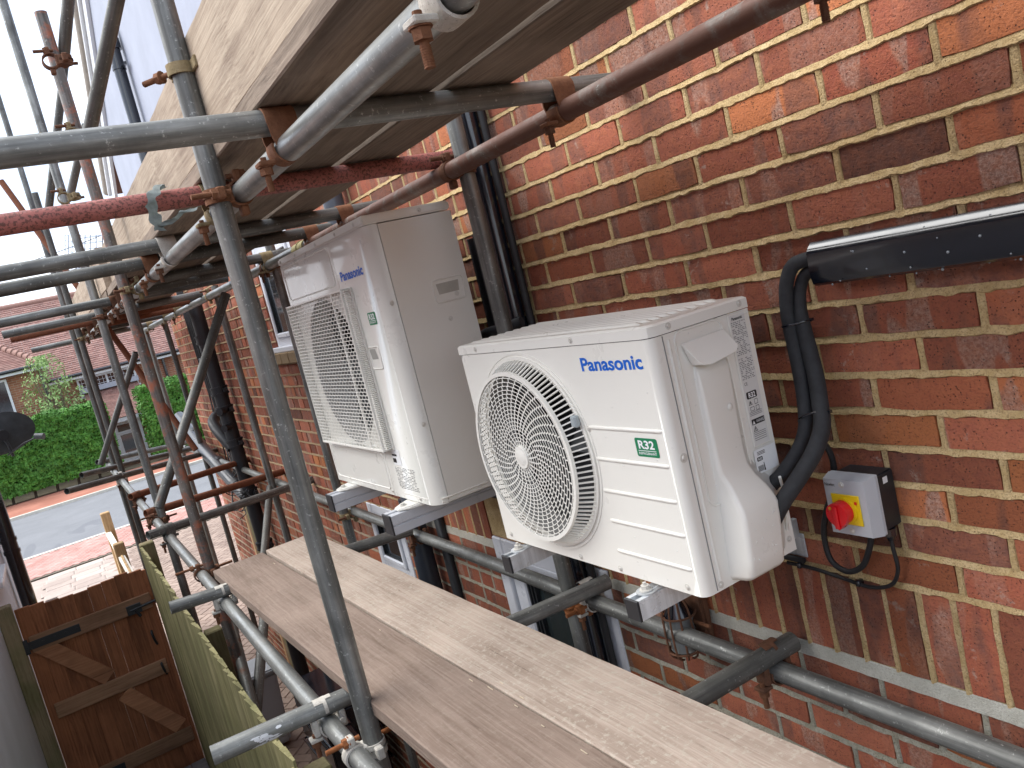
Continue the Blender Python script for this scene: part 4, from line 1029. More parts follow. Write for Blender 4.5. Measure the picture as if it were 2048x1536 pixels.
for i, x in enumerate((-.775, -.275)):
    r = rails[2 + i]
    bm = bmesh.new(); pts = []
    cyl(bm, (x, UY0 - .012, UZ0 - .0155), (x, UY0 - .012, UZ0 - .0125), .022, n=20); box(bm, x - .018, x + .018, UY0 - .01, UY0 + .03, UZ0 - .0154, UZ0 - .0126)
    quad(bm, (x + .010, UY0 - .018, UZ0 - .012), (x + .012, UY0 - .018, UZ0 - .012), (x + .03, UY0 + .01, UZ0 + .002), (x + .028, UY0 + .01, UZ0 + .002))
    P(r, bm, 'foot_plate', SILVER, 40)
    bm = bmesh.new(); cyl(bm, (x, UY0 - .014, UZ0 - .012), (x, UY0 - .014, UZ0 - .009), .013, n=16); hexnut(bm, (x, UY0 - .014, UZ0 - .005), (0, 0, 1), .0095, .008); cyl(bm, (x, UY0 - .014, UZ0 - .001), (x, UY0 - .014, UZ0 + .005), .004, n=8)
    P(r, bm, 'bolt', SCREW, 40)
ur = empty('bracket_upright', (-1.30, -.03, .06), 'shade darkened upright channel of the wall bracket just right of the tall unit', 'wall bracket')
bm = bmesh.new(); box(bm, -1.330, -1.318, -.06, -.005, -.50, .345, bev=.001); box(bm, -1.29, -1.25, -.06, -.005, -.50, .350, bev=.001); box(bm, -1.318, -1.29, -.035, -.005, -.50, .345)
P(ur, bm, 'channel', simple('shaded_steel', (.05, .05, .055), .5, .4), False)  # steel coloured dark to carry the shadow the upright stands in
bm = bmesh.new(); sweep(bm, smooth_path([(-1.32, -.10, .03), (-1.25, -.11, .045), (-1.16, -.10, .052), (-1.10, -.07, .06)], 5), .016, 10); P(ur, bm, 'lagged_pipe', FOAM)

# ------------------------------------------------------------------ trunking, lagged pipes, isolator, lamp
tr = empty('trunking', (.7, -.035, .09), 'glossy wet black trunking running right from the lagged pipes', 'trunking')
bm = bmesh.new(); prof = [(-.0005, .045), (-.050, .045), (-.058, .050), (-.062, .062), (-.062, .108), (-.058, .116), (-.044, .128), (-.0005, .128)]
A = [bm.verts.new((-.045, y, z)) for y, z in prof]; B = [bm.verts.new((1.55, y, z)) for y, z in prof]
for i in range(len(prof)): bm.faces.new((A[i], B[i], B[(i + 1) % 8], A[(i + 1) % 8]))
bm.faces.new(B); bmesh.ops.recalc_face_normals(bm, faces=bm.faces[:])
C = [bm.verts.new((-.045, y * .93 - .001, .087 + (z - .087) * .93)) for y, z in prof]; D = [bm.verts.new((.05, y * .93 - .001, .087 + (z - .087) * .93)) for y, z in prof]
for i in range(8): bm.faces.new((A[i], A[(i + 1) % 8], C[(i + 1) % 8], C[i])); bm.faces.new((C[i], C[(i + 1) % 8], D[(i + 1) % 8], D[i]))
P(tr, bm, 'duct', BLK, 25, recalc=False)
WATER = m_plastic('water_drop', (.25, .28, .30), .03, .0, 1.)
bm = bmesh.new()
for i in range(50):
    x = random.uniform(-.04, .7); u = random.random()
    if u < .35: c = (x, -.0625, random.uniform(.05, .108))
    elif u < .7: c = (x, random.uniform(-.062, -.045), .1175)
    else: c = (x, random.uniform(-.06, -.03), .0445)
    s = random.uniform(.0012, .003); mt = Matrix.Translation(c) @ Matrix.Diagonal((s, s * .8, s, 1))
    bmesh.ops.create_icosphere(bm, subdivisions=1, radius=1, matrix=mt)
o = P(tr, bm, 'droplets', WATER, True); o['kind'] = 'stuff'
bm = bmesh.new()
for i in range(110):
    u = random.random(); s = random.uniform(.0006, .0014)
    if u < .45: c = (XS + .0003, random.uniform(-.40, -.172), random.uniform(-.45, .03))
    elif u < .7: c = (random.uniform(-.35, -.13), UY0 - .0003, random.uniform(-.45, .02))
    else: c = (XS + .0483, random.uniform(-.33, -.25), random.uniform(-.42, -.33))
    bmesh.ops.create_icosphere(bm, subdivisions=1, radius=1, matrix=Matrix.Translation(c) @ Matrix.Diagonal((s, s, s, 1)))
o = P(u2, bm, 'droplets', m_plastic('water_on_white', (.80, .80, .77), .05, .0, 1.), True); o['kind'] = 'stuff'
def from_px(u, v, y):      # world point on the plane Y=y seen at photo pixel (only used for measuring layout of cables)
    d = Rr * ((u - 1024) / 1644.709) + Rd * ((v - 768) / 1644.709) + Rf; t = (y - M.translation.y) / d.y; return M.translation + d * t
lp = empty('lagged_pipes', (-.06, -.08, -.1), 'pair of black foam lagged pipes curving from the valve cover up to the trunking', 'pipes')
pa = [Vector((-.112, -.222, -.345)), from_px(1540, 975, -.205), from_px(1565, 948, -.185), from_px(1597, 900, -.15), from_px(1611, 855, -.12), from_px(1608, 800, -.09), from_px(1600, 750, -.078), from_px(1590, 700, -.07), from_px(1579, 650, -.066), from_px(1573, 605, -.063), from_px(1574, 562, -.06), from_px(1590, 528, -.052), from_px(1640, 512, -.04)]
pb = [Vector((-.100, -.235, -.375)), from_px(1566, 1003, -.222), from_px(1598, 955, -.19), from_px(1630, 900, -.155), from_px(1644, 850, -.12), from_px(1639, 800, -.085), from_px(1631, 750, -.068), from_px(1618, 700, -.058), from_px(1605, 650, -.052), from_px(1600, 608, -.048), from_px(1601, 575, -.042), from_px(1613, 547, -.035), from_px(1650, 530, -.028)]
bm = bmesh.new(); sweep(bm, smooth_path(pa, 7), .0142, 16); P(lp, bm, 'lagged_pipe', FOAM)
bm = bmesh.new(); pp = smooth_path(pb, 7); rr2 = [.0162 if i < 55 else max(.0125, .0162 - (i - 55) * .0005) for i in range(len(pp))]; sweep(bm, pp, rr2, 16); P(lp, bm, 'lagged_pipe', FOAM)
for i, (ia, ib) in enumerate(((30, 31), (56, 57))):
    a = smooth_path(pa, 7)[ia]; b = pp[ib]; c = (a + b) / 2; w = (b - a).length / 2 - .004
    bm = bmesh.new(); dd = (b - a).normalized(); t = (smooth_path(pa, 7)[ia + 1] - smooth_path(pa, 7)[ia - 1]).normalized(); n_ = dd.cross(t).normalized()
    sweep(bm, [c + dd * math.cos(q) * (w + .019) + n_ * math.sin(q) * .0165 for q in [2 * PI * k2 / 28 for k2 in range(28)]], .0022, 6, closed=True)
    h = c + dd * (w + .021); box(bm, h.x - .004, h.x + .004, h.y - .004, h.y + .004, h.z - .003, h.z + .003); P(lp, bm, 'cable_tie', BLK)
# isolator
iso = empty('isolator_switch', (-.04, -.04, -.39), 'grey and black rotary isolator with red knob on yellow plate', 'isolator')
bm = bmesh.new(); box(bm, -.088, .008, -.052, -.0008, -.446, -.332, bev=.003, seg=2); P(iso, bm, 'back_box', BLK_M, 40)
bm = bmesh.new(); box(bm, -.092, .012, -.062, -.0525, -.450, -.328, bev=.002); 
A = [(-.092, -.450), (.012, -.450), (.012, -.328), (-.092, -.328)]; q1 = [bm.verts.new((x, -.0622, z)) for x, z in A]; q2 = [bm.verts.new((x + (.005 if x < -.04 else -.008), -.088, z + (.004 if z < -.4 else -.005))) for x, z in A]
bm.faces.new(q2)
for i in range(4): bm.faces.new((q1[i], q1[(i + 1) % 4], q2[(i + 1) % 4], q2[i]))
P(iso, bm, 'lid', GREY_BOX, 30)
bm = bmesh.new(); box(bm, -.073, -.010, -.091, -.0885, -.424, -.362, bev=.001); cyl(bm, (-.045, -.091, -.395), (-.045, -.096, -.395), .027, n=28); P(iso, bm, 'switch_plate', YEL, 40)
bm = bmesh.new(); n0 = 28; kc = (-.046, -.395); pts = []
for i in range(n0):
    a = 2 * PI * i / n0 - PI / 2; r = .0235
    if abs(((a + PI / 2 + PI) % (2 * PI)) - PI) < .35: r = .0235 + .008 * (1 - abs(((a + PI / 2 + PI) % (2 * PI)) - PI) / .35)
    pts.append((kc[0] + r * math.cos(a), kc[1] + r * math.sin(a)))
prism(bm, pts, -.118, -.0965); 
box(bm, kc[0] - .005, kc[0] + .005, -.1225, -.1185, kc[1] - .028, kc[1] + .018, bev=.0015); P(iso, bm, 'knob', REDK, 30)
bm = bmesh.new(); cyl(bm, (-.0575, -.1185, -.382), (-.0575, -.1195, -.382), .0035, n=10); P(iso, bm, 'knob_mark', simple('orange_mark', (.8, .3, .03), .5), False)
bm = bmesh.new(); rect_y(bm, -.021, -.0155, -.380, -.374, -.0915); P(iso, bm, 'plate_mark', REDK, False)
for (x, z) in ((-.046, -.343), (-.040, -.437)): screw(iso, (x, -.088, z), (0, -1, 0), .0042)
put_text(iso, 'Newlec', -.0845, -.0615, -.3475, -.341, 'y', -.0886, BLACK_P, 'logo', None, bold=.01)
bm = bmesh.new(); quad(bm, (.0085, -.036, -.341), (.0085, -.022, -.341), (.0085, -.022, -.354), (.0085, -.036, -.354)); P(iso, bm, 'rating_sticker', WHITE_P, False)
for x in (-.045, -.002):
    bm = bmesh.new(); cyl(bm, (x, -.03, -.447), (x, -.03, -.462), .013, n=8); cyl(bm, (x, -.03, -.462), (x, -.03, -.472), .010, .007, n=12); P(iso, bm, 'gland', BLK, 40)
pc = empty('power_cable', (-.1, -.04, -.5), 'black cable looping below the isolator switch', 'cable')
cp = [from_px(1622, 880, -.10), from_px(1645, 885, -.07), from_px(1662, 910, -.05), from_px(1668, 945, -.04), from_px(1664, 985, -.03), from_px(1652, 1025, -.025), from_px(1648, 1070, -.022), from_px(1662, 1120, -.022), from_px(1695, 1143, -.022), from_px(1725, 1132, -.024), from_px(1738, 1100, -.028), (-.045, -.03, -.470)]
bm = bmesh.new(); sweep(bm, smooth_path(cp, 7), .0062, 10); P(pc, bm, 'sheath', CABLE)
pc2 = empty('thin_cable', (0, -.03, -.5), 'thinner wet black cable dropping from the isolator to the bed joint', 'cable')
cp = [(-.002, -.03, -.470), from_px(1787, 1100, -.028), from_px(1796, 1140, -.02), from_px(1782, 1170, -.014), from_px(1740, 1174, -.012), from_px(1690, 1158, -.012), from_px(1630, 1138, -.012), from_px(1575, 1125, -.014)]
bm = bmesh.new(); sweep(bm, smooth_path(cp, 7), .0042, 8); P(pc2, bm, 'sheath', CABLE)
for u, v in ((1718, 1166), (1600, 1130)):
    c = from_px(u, v, -.012); bm = bmesh.new(); box(bm, c.x - .005, c.x + .005, c.y - .007, -.0005, c.z - .007, c.z + .007, bev=.002); P(pc2, bm, 'clip', BLK)
# bulkhead lamp under the small unit
lamp = empty('bulkhead_lamp', (-.70, -.02, -.83), 'rusty caged bulkhead lamp with ribbed glass under the small unit', 'wall lamp')
LX, LZ = -.665, -.80
bm = bmesh.new(); box(bm, LX - .05, LX + .05, -.030, -.0008, LZ - .085, LZ + .075, bev=.008, seg=2); P(lamp, bm, 'base', RUST_D, 40)
bm = bmesh.new(); pts = []
rings_ = [bm_ for bm_ in ()]
prof = [(.0, .075), (.020, .068), (.034, .045), (.036, .02)]
for i in range(14): pts.append((.036 + (.0025 if i % 2 else 0), .018 - i * .007))
prof = [(0.004, .062), (.020, .056), (.032, .040)] + pts + [(.028, -.085), (.01, -.092)]
prv = None
for r, z in prof:
    cur = [bm.verts.new((LX + r * math.cos(2 * PI * i / 24), -.072 + r * math.sin(2 * PI * i / 24), LZ + z)) for i in range(24)]
    if prv:
        for i in range(24): bm.faces.new((prv[i], prv[(i + 1) % 24], cur[(i + 1) % 24], cur[i]))
    prv = cur
gl = NT('ribbed_glass', .12, 0, .9, (.16, .17, .165)); P(lamp, bm, 'ribbed_glass', gl.m, 60)
bm = bmesh.new(); cyl(bm, (LX, -.072, LZ + .024), (LX, -.072, LZ + .064), .040, .020, 24); P(lamp, bm, 'cap', BLK, 40)
bm = bmesh.new()
for i in range(6):
    a = PI * i / 5 + PI; c, s = math.cos(a), math.sin(a)
    sweep(bm, smooth_path([(LX + c * .01, -.072 + s * .01, LZ + .078), (LX + c * .036, -.072 + s * .036, LZ + .062), (LX + c * .046, -.072 + s * .046, LZ + .02), (LX + c * .046, -.072 + s * .046, LZ - .075), (LX + c * .02, -.072 + s * .02, LZ - .10)], 4), .003, 6)
for z in (.025, -.075): sweep(bm, [(LX + .046 * math.cos(q), -.072 + .046 * math.sin(q), LZ + z) for q in [2 * PI * k2 / 20 for k2 in range(20)]], .003, 6, closed=True)
P(lamp, bm, 'cage', RUST_D)
bm = bmesh.new(); cyl(bm, (LX + .03, -.05, LZ + .0), (LX + .09, -.05, LZ + .0), .005, n=8); cyl(bm, (LX + .05, -.05, LZ - .04), (LX + .085, -.05, LZ - .04), .007, n=8); P(lamp, bm, 'thumb_screw', RUST, 40)

# ------------------------------------------------------------------ scaffold
TR = .02415
def tube(a, b, mat, label, name='scaffold_tube', group=None, r=TR):
    a = Vector(a); b = Vector(b); L = (b - a).length
    bm = bmesh.new(); n = 24; rs = []
    seq = [(r, 0), (r, L), (r - .0035, L), (r - .0035, L - .12), (r - .0035, .12), (r - .0035, 0)]
    for rad, z in seq: rs.append([bm.verts.new((rad * math.cos(2 * PI * i / n), rad * math.sin(2 * PI * i / n), z)) for i in range(n)])
    for p, q in ((0, 1), (1, 2), (2, 3), (4, 5), (5, 0)):
        for i in range(n): bm.faces.new((rs[p][i], rs[p][(i + 1) % n], rs[q][(i + 1) % n], rs[q][i]))
    bm.faces.new(rs[3]); bm.faces.new(rs[4][::-1])
    o = finish(bm, name, mat, smooth=40); o.location = a; o.rotation_mode = 'QUATERNION'; o.rotation_quaternion = (b - a).to_track_quat('Z', 'Y')
    tag(o, label, 'scaffold tube', group); return o
def arc_shell(bm, c, ax, ref, a0, a1, r0, r1, w, n=14):
    """curved strap of width w along ax, round centre c, between angles a0..a1 measured from ref"""
    ax = Vector(ax).normalized(); ref = Vector(ref).normalized(); sd = ax.cross(ref); c = Vector(c); P_ = []
    for i in range(n + 1):
        a = a0 + (a1 - a0) * i / n; d_ = ref * math.cos(a) + sd * math.sin(a)
        P_.append([bm.verts.new(c + d_ * r + ax * s) for r, s in ((r0, -w / 2), (r1, -w / 2), (r1, w / 2), (r0, w / 2))])
    for i in range(n):
        for q in range(4): bm.faces.new((P_[i][q], P_[i][(q + 1) % 4], P_[i + 1][(q + 1) % 4], P_[i + 1][q]))
    bm.faces.new(P_[0][::-1]); bm.faces.new(P_[-1])
def bolt_parts(root, p, d, L, mb, threads=True):
    p = Vector(p); d = Vector(d).normalized(); bm = bmesh.new(); cyl(bm, p, p + d * L, .0058, n=10)
    if threads:
        for i in range(int(L * .45 / .0028)):
            q = p + d * (L - .001 - i * .0028); cyl(bm, q - d * .0006, q + d * .0006, .0066, n=10, caps=True)
    parent_local(root, finish(bm, 'bolt', mb, smooth=40))
    bm = bmesh.new(); hexnut(bm, p + d * (L * .42), d, .0125, .013); cyl(bm, p + d * (L * .42 - .0095), p + d * (L * .42 - .007), .014, n=12); parent_local(root, finish(bm, 'nut', mb))
def parent_local(root, o): o.parent = root; return o
def place(root, pos, X, Y, Z):
    m = Matrix((X, Y, Z)).transposed().to_4x4(); m.translation = Vector(pos); root.matrix_world = m
def saddle(pos, top_dir, bot_dir, label, mat=None, mb=None, skirt=True, wide=.058, group='saddle clips holding crossing tubes on the ledgers'):
    """crossing tube above ledger: pos is the point midway between both axes; local Z = up"""
    mat = mat or RUST; mb = mb or RUST
    bm = bmesh.new(); up = Vector((0, 0, 1)); T = Vector((0, 1, 0)); B = Vector((1, 0, 0))
    ct = up * TR; cb_ = -up * TR
    if skirt: arc_shell(bm, ct, T, up, -1.75, 1.75, TR + .0006, TR + .0042, wide)           # sleeve over the top tube
    else:                                                                         # small half round tongue on top
        arc_shell(bm, ct, T, up, -1.9, 1.9, TR + .0003, TR + .0030, .009)
        arc_shell(bm, ct + T * .012, T, up, -.75, .75, TR + .0004, TR + .0022, .030); arc_shell(bm, ct - T * .010, T, up, -.42, .42, TR + .0004, TR + .0021, .020)
        box(bm, -.018, .018, -TR - .020, -TR - .004, -.040, .004, bev=.003); box(bm, -.018, .018, TR + .004, TR + .020, -.040, .004, bev=.003)
    for sx in ((-1, 1) if skirt else ()):                                                            # skirt plates running down
        x = sx * (TR + .0024); pts = [(-wide / 2, .024), (wide / 2, .024), (wide / 2 * .9, -.006), (wide * .30, -.034), (-wide * .30, -.034), (-wide / 2 * .9, -.006)]
        A = [bm.verts.new((x - .0018, y, z)) for y, z in pts]; C = [bm.verts.new((x + .0018, y, z)) for y, z in pts]
        bm.faces.new(A); bm.faces.new(C[::-1])
        for i in range(6): bm.faces.new((A[i], C[i], C[(i + 1) % 6], A[(i + 1) % 6]))
    arc_shell(bm, cb_, B, -up, -1.9, 1.9, TR + .0006, TR + .0048, .040)           # strap below the ledger
    for sx in (-1, 1): cyl(bm, (sx * (TR + .003), -.03, -.018), (sx * (TR + .009), -.03, -.018), .008, n=10)
    box(bm, -.016, .016, TR + .002, TR + .034, -.052, -.043, bev=.002)             # flange with bolt
    bmesh.ops.recalc_face_normals(bm, faces=bm.faces[:])
    o = finish(bm, 'saddle_clip', mat, smooth=35); tag(o, label, 'scaffold clip', group)
    bolt_parts(o, (0, TR + .02, -.035), (0, 0, -1), .062, mb)
    t = Vector(top_dir).normalized(); b = Vector(bot_dir).normalized(); z = Vector((0, 0, 1)); x = t.cross(z).normalized()
    if x.dot(b) < 0: t = -t; x = -x
    place(o, pos, x, t, z); return o
def coupler(pos, d1, d2, nrm, label, mat=None, mb=None, L=.075, group='right angle couplers joining standards and ledgers'):
    """tube 1 (along local Z) at -n, tube 2 (along local X) at +n; nrm = from tube1 to tube2 = local Y"""
    mat = mat or RUST; mb = mb or RUST
    bm = bmesh.new(); n_ = Vector((0, 1, 0))
    arc_shell(bm, -n_ * TR, (0, 0, 1), (0, -1, 0), -PI + .05, PI - .05, TR + .0006, TR + .0058, .032, 22)
    arc_shell(bm, n_ * TR, (1, 0, 0), (0, 1, 0), -PI + .05, PI - .05, TR + .0006, TR + .0058, .032, 22)
    for s in (-.013, .013): arc_shell(bm, -n_ * TR, (0, 0, 1), (0, -1, 0), -2.2, 2.2, TR + .005, TR + .0085, .006, 18)
    box(bm, -.020, .020, -.007, .007, -.020, .020, bev=.003)
    box(bm, TR + .004, TR + .030, -TR - .012, -TR + .008, -.013, .013, bev=.003); box(bm, -TR - .026, -TR - .004, -TR - .010, -TR + .010, -.015, .015, bev=.003)
    box(bm, -.013, .013, TR - .006, TR + .012, TR + .004, TR + .028, bev=.003); box(bm, -.013, .013, TR - .008, TR + .010, -TR - .026, -TR - .004, bev=.003)
    bmesh.ops.recalc_face_normals(bm, faces=bm.faces[:])
    o = finish(bm, 'coupler', mat, smooth=35); tag(o, label, 'scaffold coupler', group)
    bolt_parts(o, (TR + .017, -TR + .02, 0), (0, -1, 0), L, mb); bolt_parts(o, (0, TR - .02, TR + .016), (0, 1, 0), L, mb)
    z = Vector(d1).normalized(); y = Vector(nrm); y = (y - z * y.dot(z)).normalized(); x = y.cross(z)
    place(o, pos, x, y, z); return o
# upper lift
ZL, ZT = .527, .5755 - .0005
YO, YI = -.84, -.195
tube((1.5, YO, .520), (-8.3, YO + .012, .535), GALV_L, 'outer upper ledger, the long bright tube running away under the top deck')
tube((1.3, YI, .522), (-2.55, YI, .530), GALV_B, 'brown weathered inner ledger rising to the top right corner')
tube((-2.45, YI, .531), (-8.2, YI, .545), GALV_L, 'far length of inner ledger beyond the tall unit, shiny grey')
trs = [(-.495, -1.60, .03, -.02, GALV, 'nearest crossing tube under the deck, plain grey'),
       (-1.110, -1.60, -.05, -.06, RED, 'red painted crossing tube with dark speckles and a rag on it'),
       (-1.945, -1.60, -.02, -.02, GALV, 'third crossing tube, blue grey, spotted with cement at its clip'),
       (-2.400, -1.60, -.03, .0, GALV_D, 'fourth crossing tube, just below the cement spotted one'),
       (-3.15, -.78, -.05, .0, GALV, 'short crossing tube starting at the ledger beside the far window'),
       (-3.58, -.80, -.20, .0, GALV_D, 'dark short crossing tube with a yellow banded inner clip'),
       (-3.86, -1.60, -.22, -.12, GALV, 'long crossing tube below the orange standard, pale green grey'),
       (-4.82, -1.405, -.2, -.10, GALV, 'crossing tube whose cut end shows at the left above the red one'),
       (-5.43, -1.375, -.2, .0, RUSTY_T, 'rusty red crossing tube tucked below the cut end tube'),
       (-6.10, -.80, -.15, .0, RUSTY_T, 'brown crossing tube low in the far bundle of tubes'),
       (-6.75, -.82, -.12, .0, GALV_D, 'dark crossing tube at the far end of the deck'),
       (-7.88, -1.25, -.12, .0, GALV, 'last crossing tube whose end pokes out over the tiled roof')]
clipm = [(RUST, RUST), (CLIP_T, RUST), (CLIP_W, RUST_D), (RUST, RUST), (RUST_D, RUST_D), (RUST_D, RUST_D), (RUST_D, RUST), (CLIP_T, RUST_D), (RUST_D, RUST_D), (RUST_D, RUST_D), (RUST_D, RUST_D), (CLIP_T, RUST_D)]
nth = ['nearest grey', 'red', 'third', 'fourth', 'fifth', 'sixth', 'seventh', 'eighth', 'ninth', 'tenth', 'eleventh', 'last']
for i, (x, ya, yb, sk, mt, lb) in enumerate(trs):
    zc = ZL + 2 * TR + .001
    tube((x, ya, zc), (x + sk, yb, zc), mt, lb)
    xo = x + sk * ((YO - ya) / (yb - ya)); xi = x + sk * ((YI - ya) / (yb - ya))
    saddle((xo, YO, ZL + TR), (sk, yb - ya, 0), (-1, 0, 0), '%s saddle clip where the %s crossing tube sits on the outer ledger' % ({'rust': 'rust orange', 'tan_clip': 'tan', 'pale_clip': 'cement spotted', 'dark_rust': 'dark brown'}[clipm[i][0].name], nth[i]), *clipm[i])
    if i != 1 and yb > YI + .02: saddle((xi, YI, ZL + TR), (sk, yb - ya, 0), (-1, 0, 0), 'saddle clip holding the %s crossing tube on the inner ledger' % nth[i], *((RUST, RUST_D) if i < 4 else (CLIP_T, RUST_D)))
# loose clip hanging on the near end of the outer ledger
saddle((.185, YO, ZL + TR - .008), (0, 1, 0), (-1, 0, 0), 'pale clip with a big rusty bolt hanging near the top of the picture', CLIP_W, RUST)
saddle((.215, YI, ZL + TR - .004), (0, 1, 0), (-1, 0, 0), 'dark clip with hanging bolt on the brown ledger at the top right', RUST_D, RUST_D)
tube((.185, -.98, ZL + 2 * TR - .002), (.215, -.05, ZL + 2 * TR - .002), GALV_D, 'dark crossing tube under the deck at the very top edge')
# standards
st = [((-.880, -.890), 2.0, -2.95, GALV, 'nearest outer standard, grey tube crossing the whole picture'),
      ((-2.86, -.90), 1.695, -2.95, ORANGE_T, 'outer standard with orange paint patches and a free top'),
      ((-4.32, -.90), 3.0, -2.95, GALV, 'third outer standard, tall grey tube left of the orange one'),
      ((-6.62, -.90), 1.74, -2.95, GALV_D, 'short topped far standard next to the debris netting'),
      ((-7.45, -.90), 3.4, -2.0, GALV, 'thin far standard at the left edge against the sky'),
      ((-1.085, -.142), 1.1, -2.95, GALV, 'inner standard between the two outdoor units'),
      ((-3.22, -.142), .9, -2.95, GALV, 'inner standard hidden partly behind the tall unit'),
      ((-4.74, -.142), .60, -2.95, GALV, 'inner standard left of the far window'),
      ((-7.28, -.142), .60, -2.95, GALV_D, 'inner standard at the far brick corner'),
      ((-8.55, -.16), .60, -2.95, GALV_D, 'farthest inner standard past the brick corner')]
for (x, y), z1, z0, mt, lb in st: tube((x, y, z0), (x, y, z1), mt, lb)
coupler((-.880, (-.893 + YO) / 2, ZL - .004), (0, 0, 1), (1, 0, 0), (0, 1, 0), 'rusty coupler joining the nearest standard to the outer upper ledger', RUST, RUST, .085)
for i, x in enumerate((-2.86, -4.32, -6.62)):
    coupler((x, -.87, ZL), (0, 0, 1), (1, 0, 0), (0, 1, 0), 'coupler on the upper ledger at the %s standard' % ('orange patched', 'third outer', 'short topped far')[i], (CLIP_T, RUST_D, CLIP_T)[i], RUST_D)
coupler((-1.085, -.168, ZL), (0, 0, 1), (1, 0, 0), (0, -1, 0), 'dark coupler joining the brown inner ledger to the inner standard', RUST_D, RUST_D)
coupler((-3.22, -.168, ZL + .004), (0, 0, 1), (1, 0, 0), (0, -1, 0), 'dark coupler on the inner ledger above the tall unit', RUST_D, RUST_D)
coupler((-4.74, -.168, ZL + .010), (0, 0, 1), (1, 0, 0), (0, -1, 0), 'rusty coupler on the inner ledger beside the far window', CLIP_T, RUST_D)
# tube joint sleeve, yellowish, near the far window
def sleeve(c, d_, L, mat, label):
    bm = bmesh.new(); cyl(bm, Vector(c) - Vector(d_) * L / 2, Vector(c) + Vector(d_) * L / 2, TR + .006, n=20)
    cyl(bm, Vector(c) - Vector(d_) * .005, Vector(c) + Vector(d_) * .005, TR + .010, n=20); o = finish(bm, 'sleeve_coupler', mat, smooth=40); return tag(o, label, 'scaffold coupler')
sleeve((-2.55, YI, .529), (1, 0, 0), .16, m_rust('yellowish', (.30, .27, .13), (.42, .38, .2), .2), 'olive yellow sleeve joining the brown ledger to its far length')
# braces
def brace(a, b, mt, lb): return tube(a, b, mt, lb)
from_px3 = from_px
def at(u, v, d): return M.translation + (Rr * ((u - 1024) / 1644.709) + Rd * ((v - 768) / 1644.709) + Rf) * d
brace(at(246, -60, 2.62), at(174, 288, 2.98), GALV_D, 'raking tube coming down from the top onto the orange standard')
brace(at(141, -50, 3.3), at(127, 116, 3.45), GALV_D, 'upright brace ending at the upper clamp of the orange standard')
brace(at(131, 112, 5.0), at(94, 450, 5.3), GALV_D, 'thin far brace crossing behind the orange standard')
brace(at(172, 250, 5.0), at(139, 398, 5.2), GALV_D, 'short brace between the third standard and the orange one')
brace(at(452, 588, 4.35), at(317, 1016, 4.0), GALV_D, 'thick slanting brace dropping across the driveway view')
brace(at(272, 705, 6.4), at(202, 928, 6.6), GALV, 'thin slanting brace over the tiled porch')
brace(at(2, 362, 6.9), at(392, 900, 6.9), RUSTY_T, 'long rusty red brace slanting down to the driveway')
brace(from_px(420, 1200, -.93) + Vector((-.3, .1, 0)), from_px(515, 1448, -.93), GALV_D, 'dark raker leaning down beside the green fence')
brace(from_px(533, 1180, -.60), from_px(511, 1440, -.93), GALV_D, 'steep dark strut meeting the raker at the fence')
brace(from_px(540, 975, -.16), from_px(528, 1115, -.45), GALV_D, 'short strut behind the far end of the walkway boards')
for lb, u, v, y, d1 in (('rusty swivel clamp high on the orange standard', 115, 122, -.925, (0, 0, 1)), ('swivel clamp low on the orange standard above the big tube', 158, 270, -.925, (0, 0, 1)),
                        ('swivel clamp on the third standard beside the sky', 97, 285, -.925, (0, 0, 1)), ('dark swivel clamp on the third standard above the red tube', 138, 395, -.925, (0, 0, 1)),
                        ('far dark clamp below the red tube at the left', 90, 535, -.92, (0, 0, 1))):
    p = from_px(u, v, y); coupler(p, d1, (1, 0, 0), (0, -1, 0), lb, CLIP_T if 'rusty' not in lb else RUST_D, RUST_D, .07)
# lower lift
ZB = -.81
lo_a, lo_b = Vector((.4, -.975, -.80)), Vector((-9.6, -.965, -.60))
lo_o = tube((.25, -.938, -.847), (-7.6, -.938, -.630), GALV_L, 'outer lower ledger, shiny tube running diagonally down to the bottom edge')
def lo_at(x): t = (x - .25) / (-7.85); return Vector((x, -.938, -.847 + .217 * t))
tube((1.5, -.09, -.828), (-9.3, -.09, -.805), GALV, 'inner lower ledger running under both outdoor units')
def putlog(x0, y0, x1, y1, z0, z1, mt, lb): return tube((x0, y0, z0), (x1, y1, z1), mt, lb)
def putlog2(u, v, u2, v2, mt, lb, z0=None, y2=None):
    """outer end seen at u,v ; rests on both ledgers"""
    zz = -.76
    for it in range(3):
        d = Rr * ((u - 1024) / 1644.709) + Rd * ((v - 768) / 1644.709) + Rf; a = M.translation + d * ((zz - M.translation.z) / d.z); zz = lo_at(a.x).z + 2 * TR
    b = None; zb = -.775
    d = Rr * ((u2 - 1024) / 1644.709) + Rd * ((v2 - 768) / 1644.709) + Rf; b = M.translation + d * ((zb - M.translation.z) / d.z)
    t = (-.938 - a.y) / (b.y - a.y); a.z = (zz - zb * t) / (1 - t) if t < .9 else zz
    return tube(a, b, mt, lb), a, b, a.lerp(b, t)
PL = []
tube((-.37, -.95, -.788), (-.325, -.022, -.783), GALV_D, 'thick short tube under the boards ending at the brick, far right')
PL.append(putlog2(425, 1515, 1215, 1163, GALV, 'crossing tube with a splash of white paint at its outer end'))
PL.append(putlog2(342, 1222, 822, 1060, GALV, 'crossing tube under the far end of the walkway boards'))
PL.append(putlog2(297, 1075, 646, 952, GALV, 'grey crossing tube ending beyond the third coupler at left'))
PL.append(putlog2(292, 1030, 566, 943, RUSTY_T, 'rusty crossing tube in front of the black soil pipe'))
PL.append(putlog2(262, 997, 515, 913, RUSTY_T, 'second rusty crossing tube further towards the street'))
PL.append(putlog2(139, 1000, 440, 898, GALV_D, 'dark crossing tube whose end sticks out over the road'))
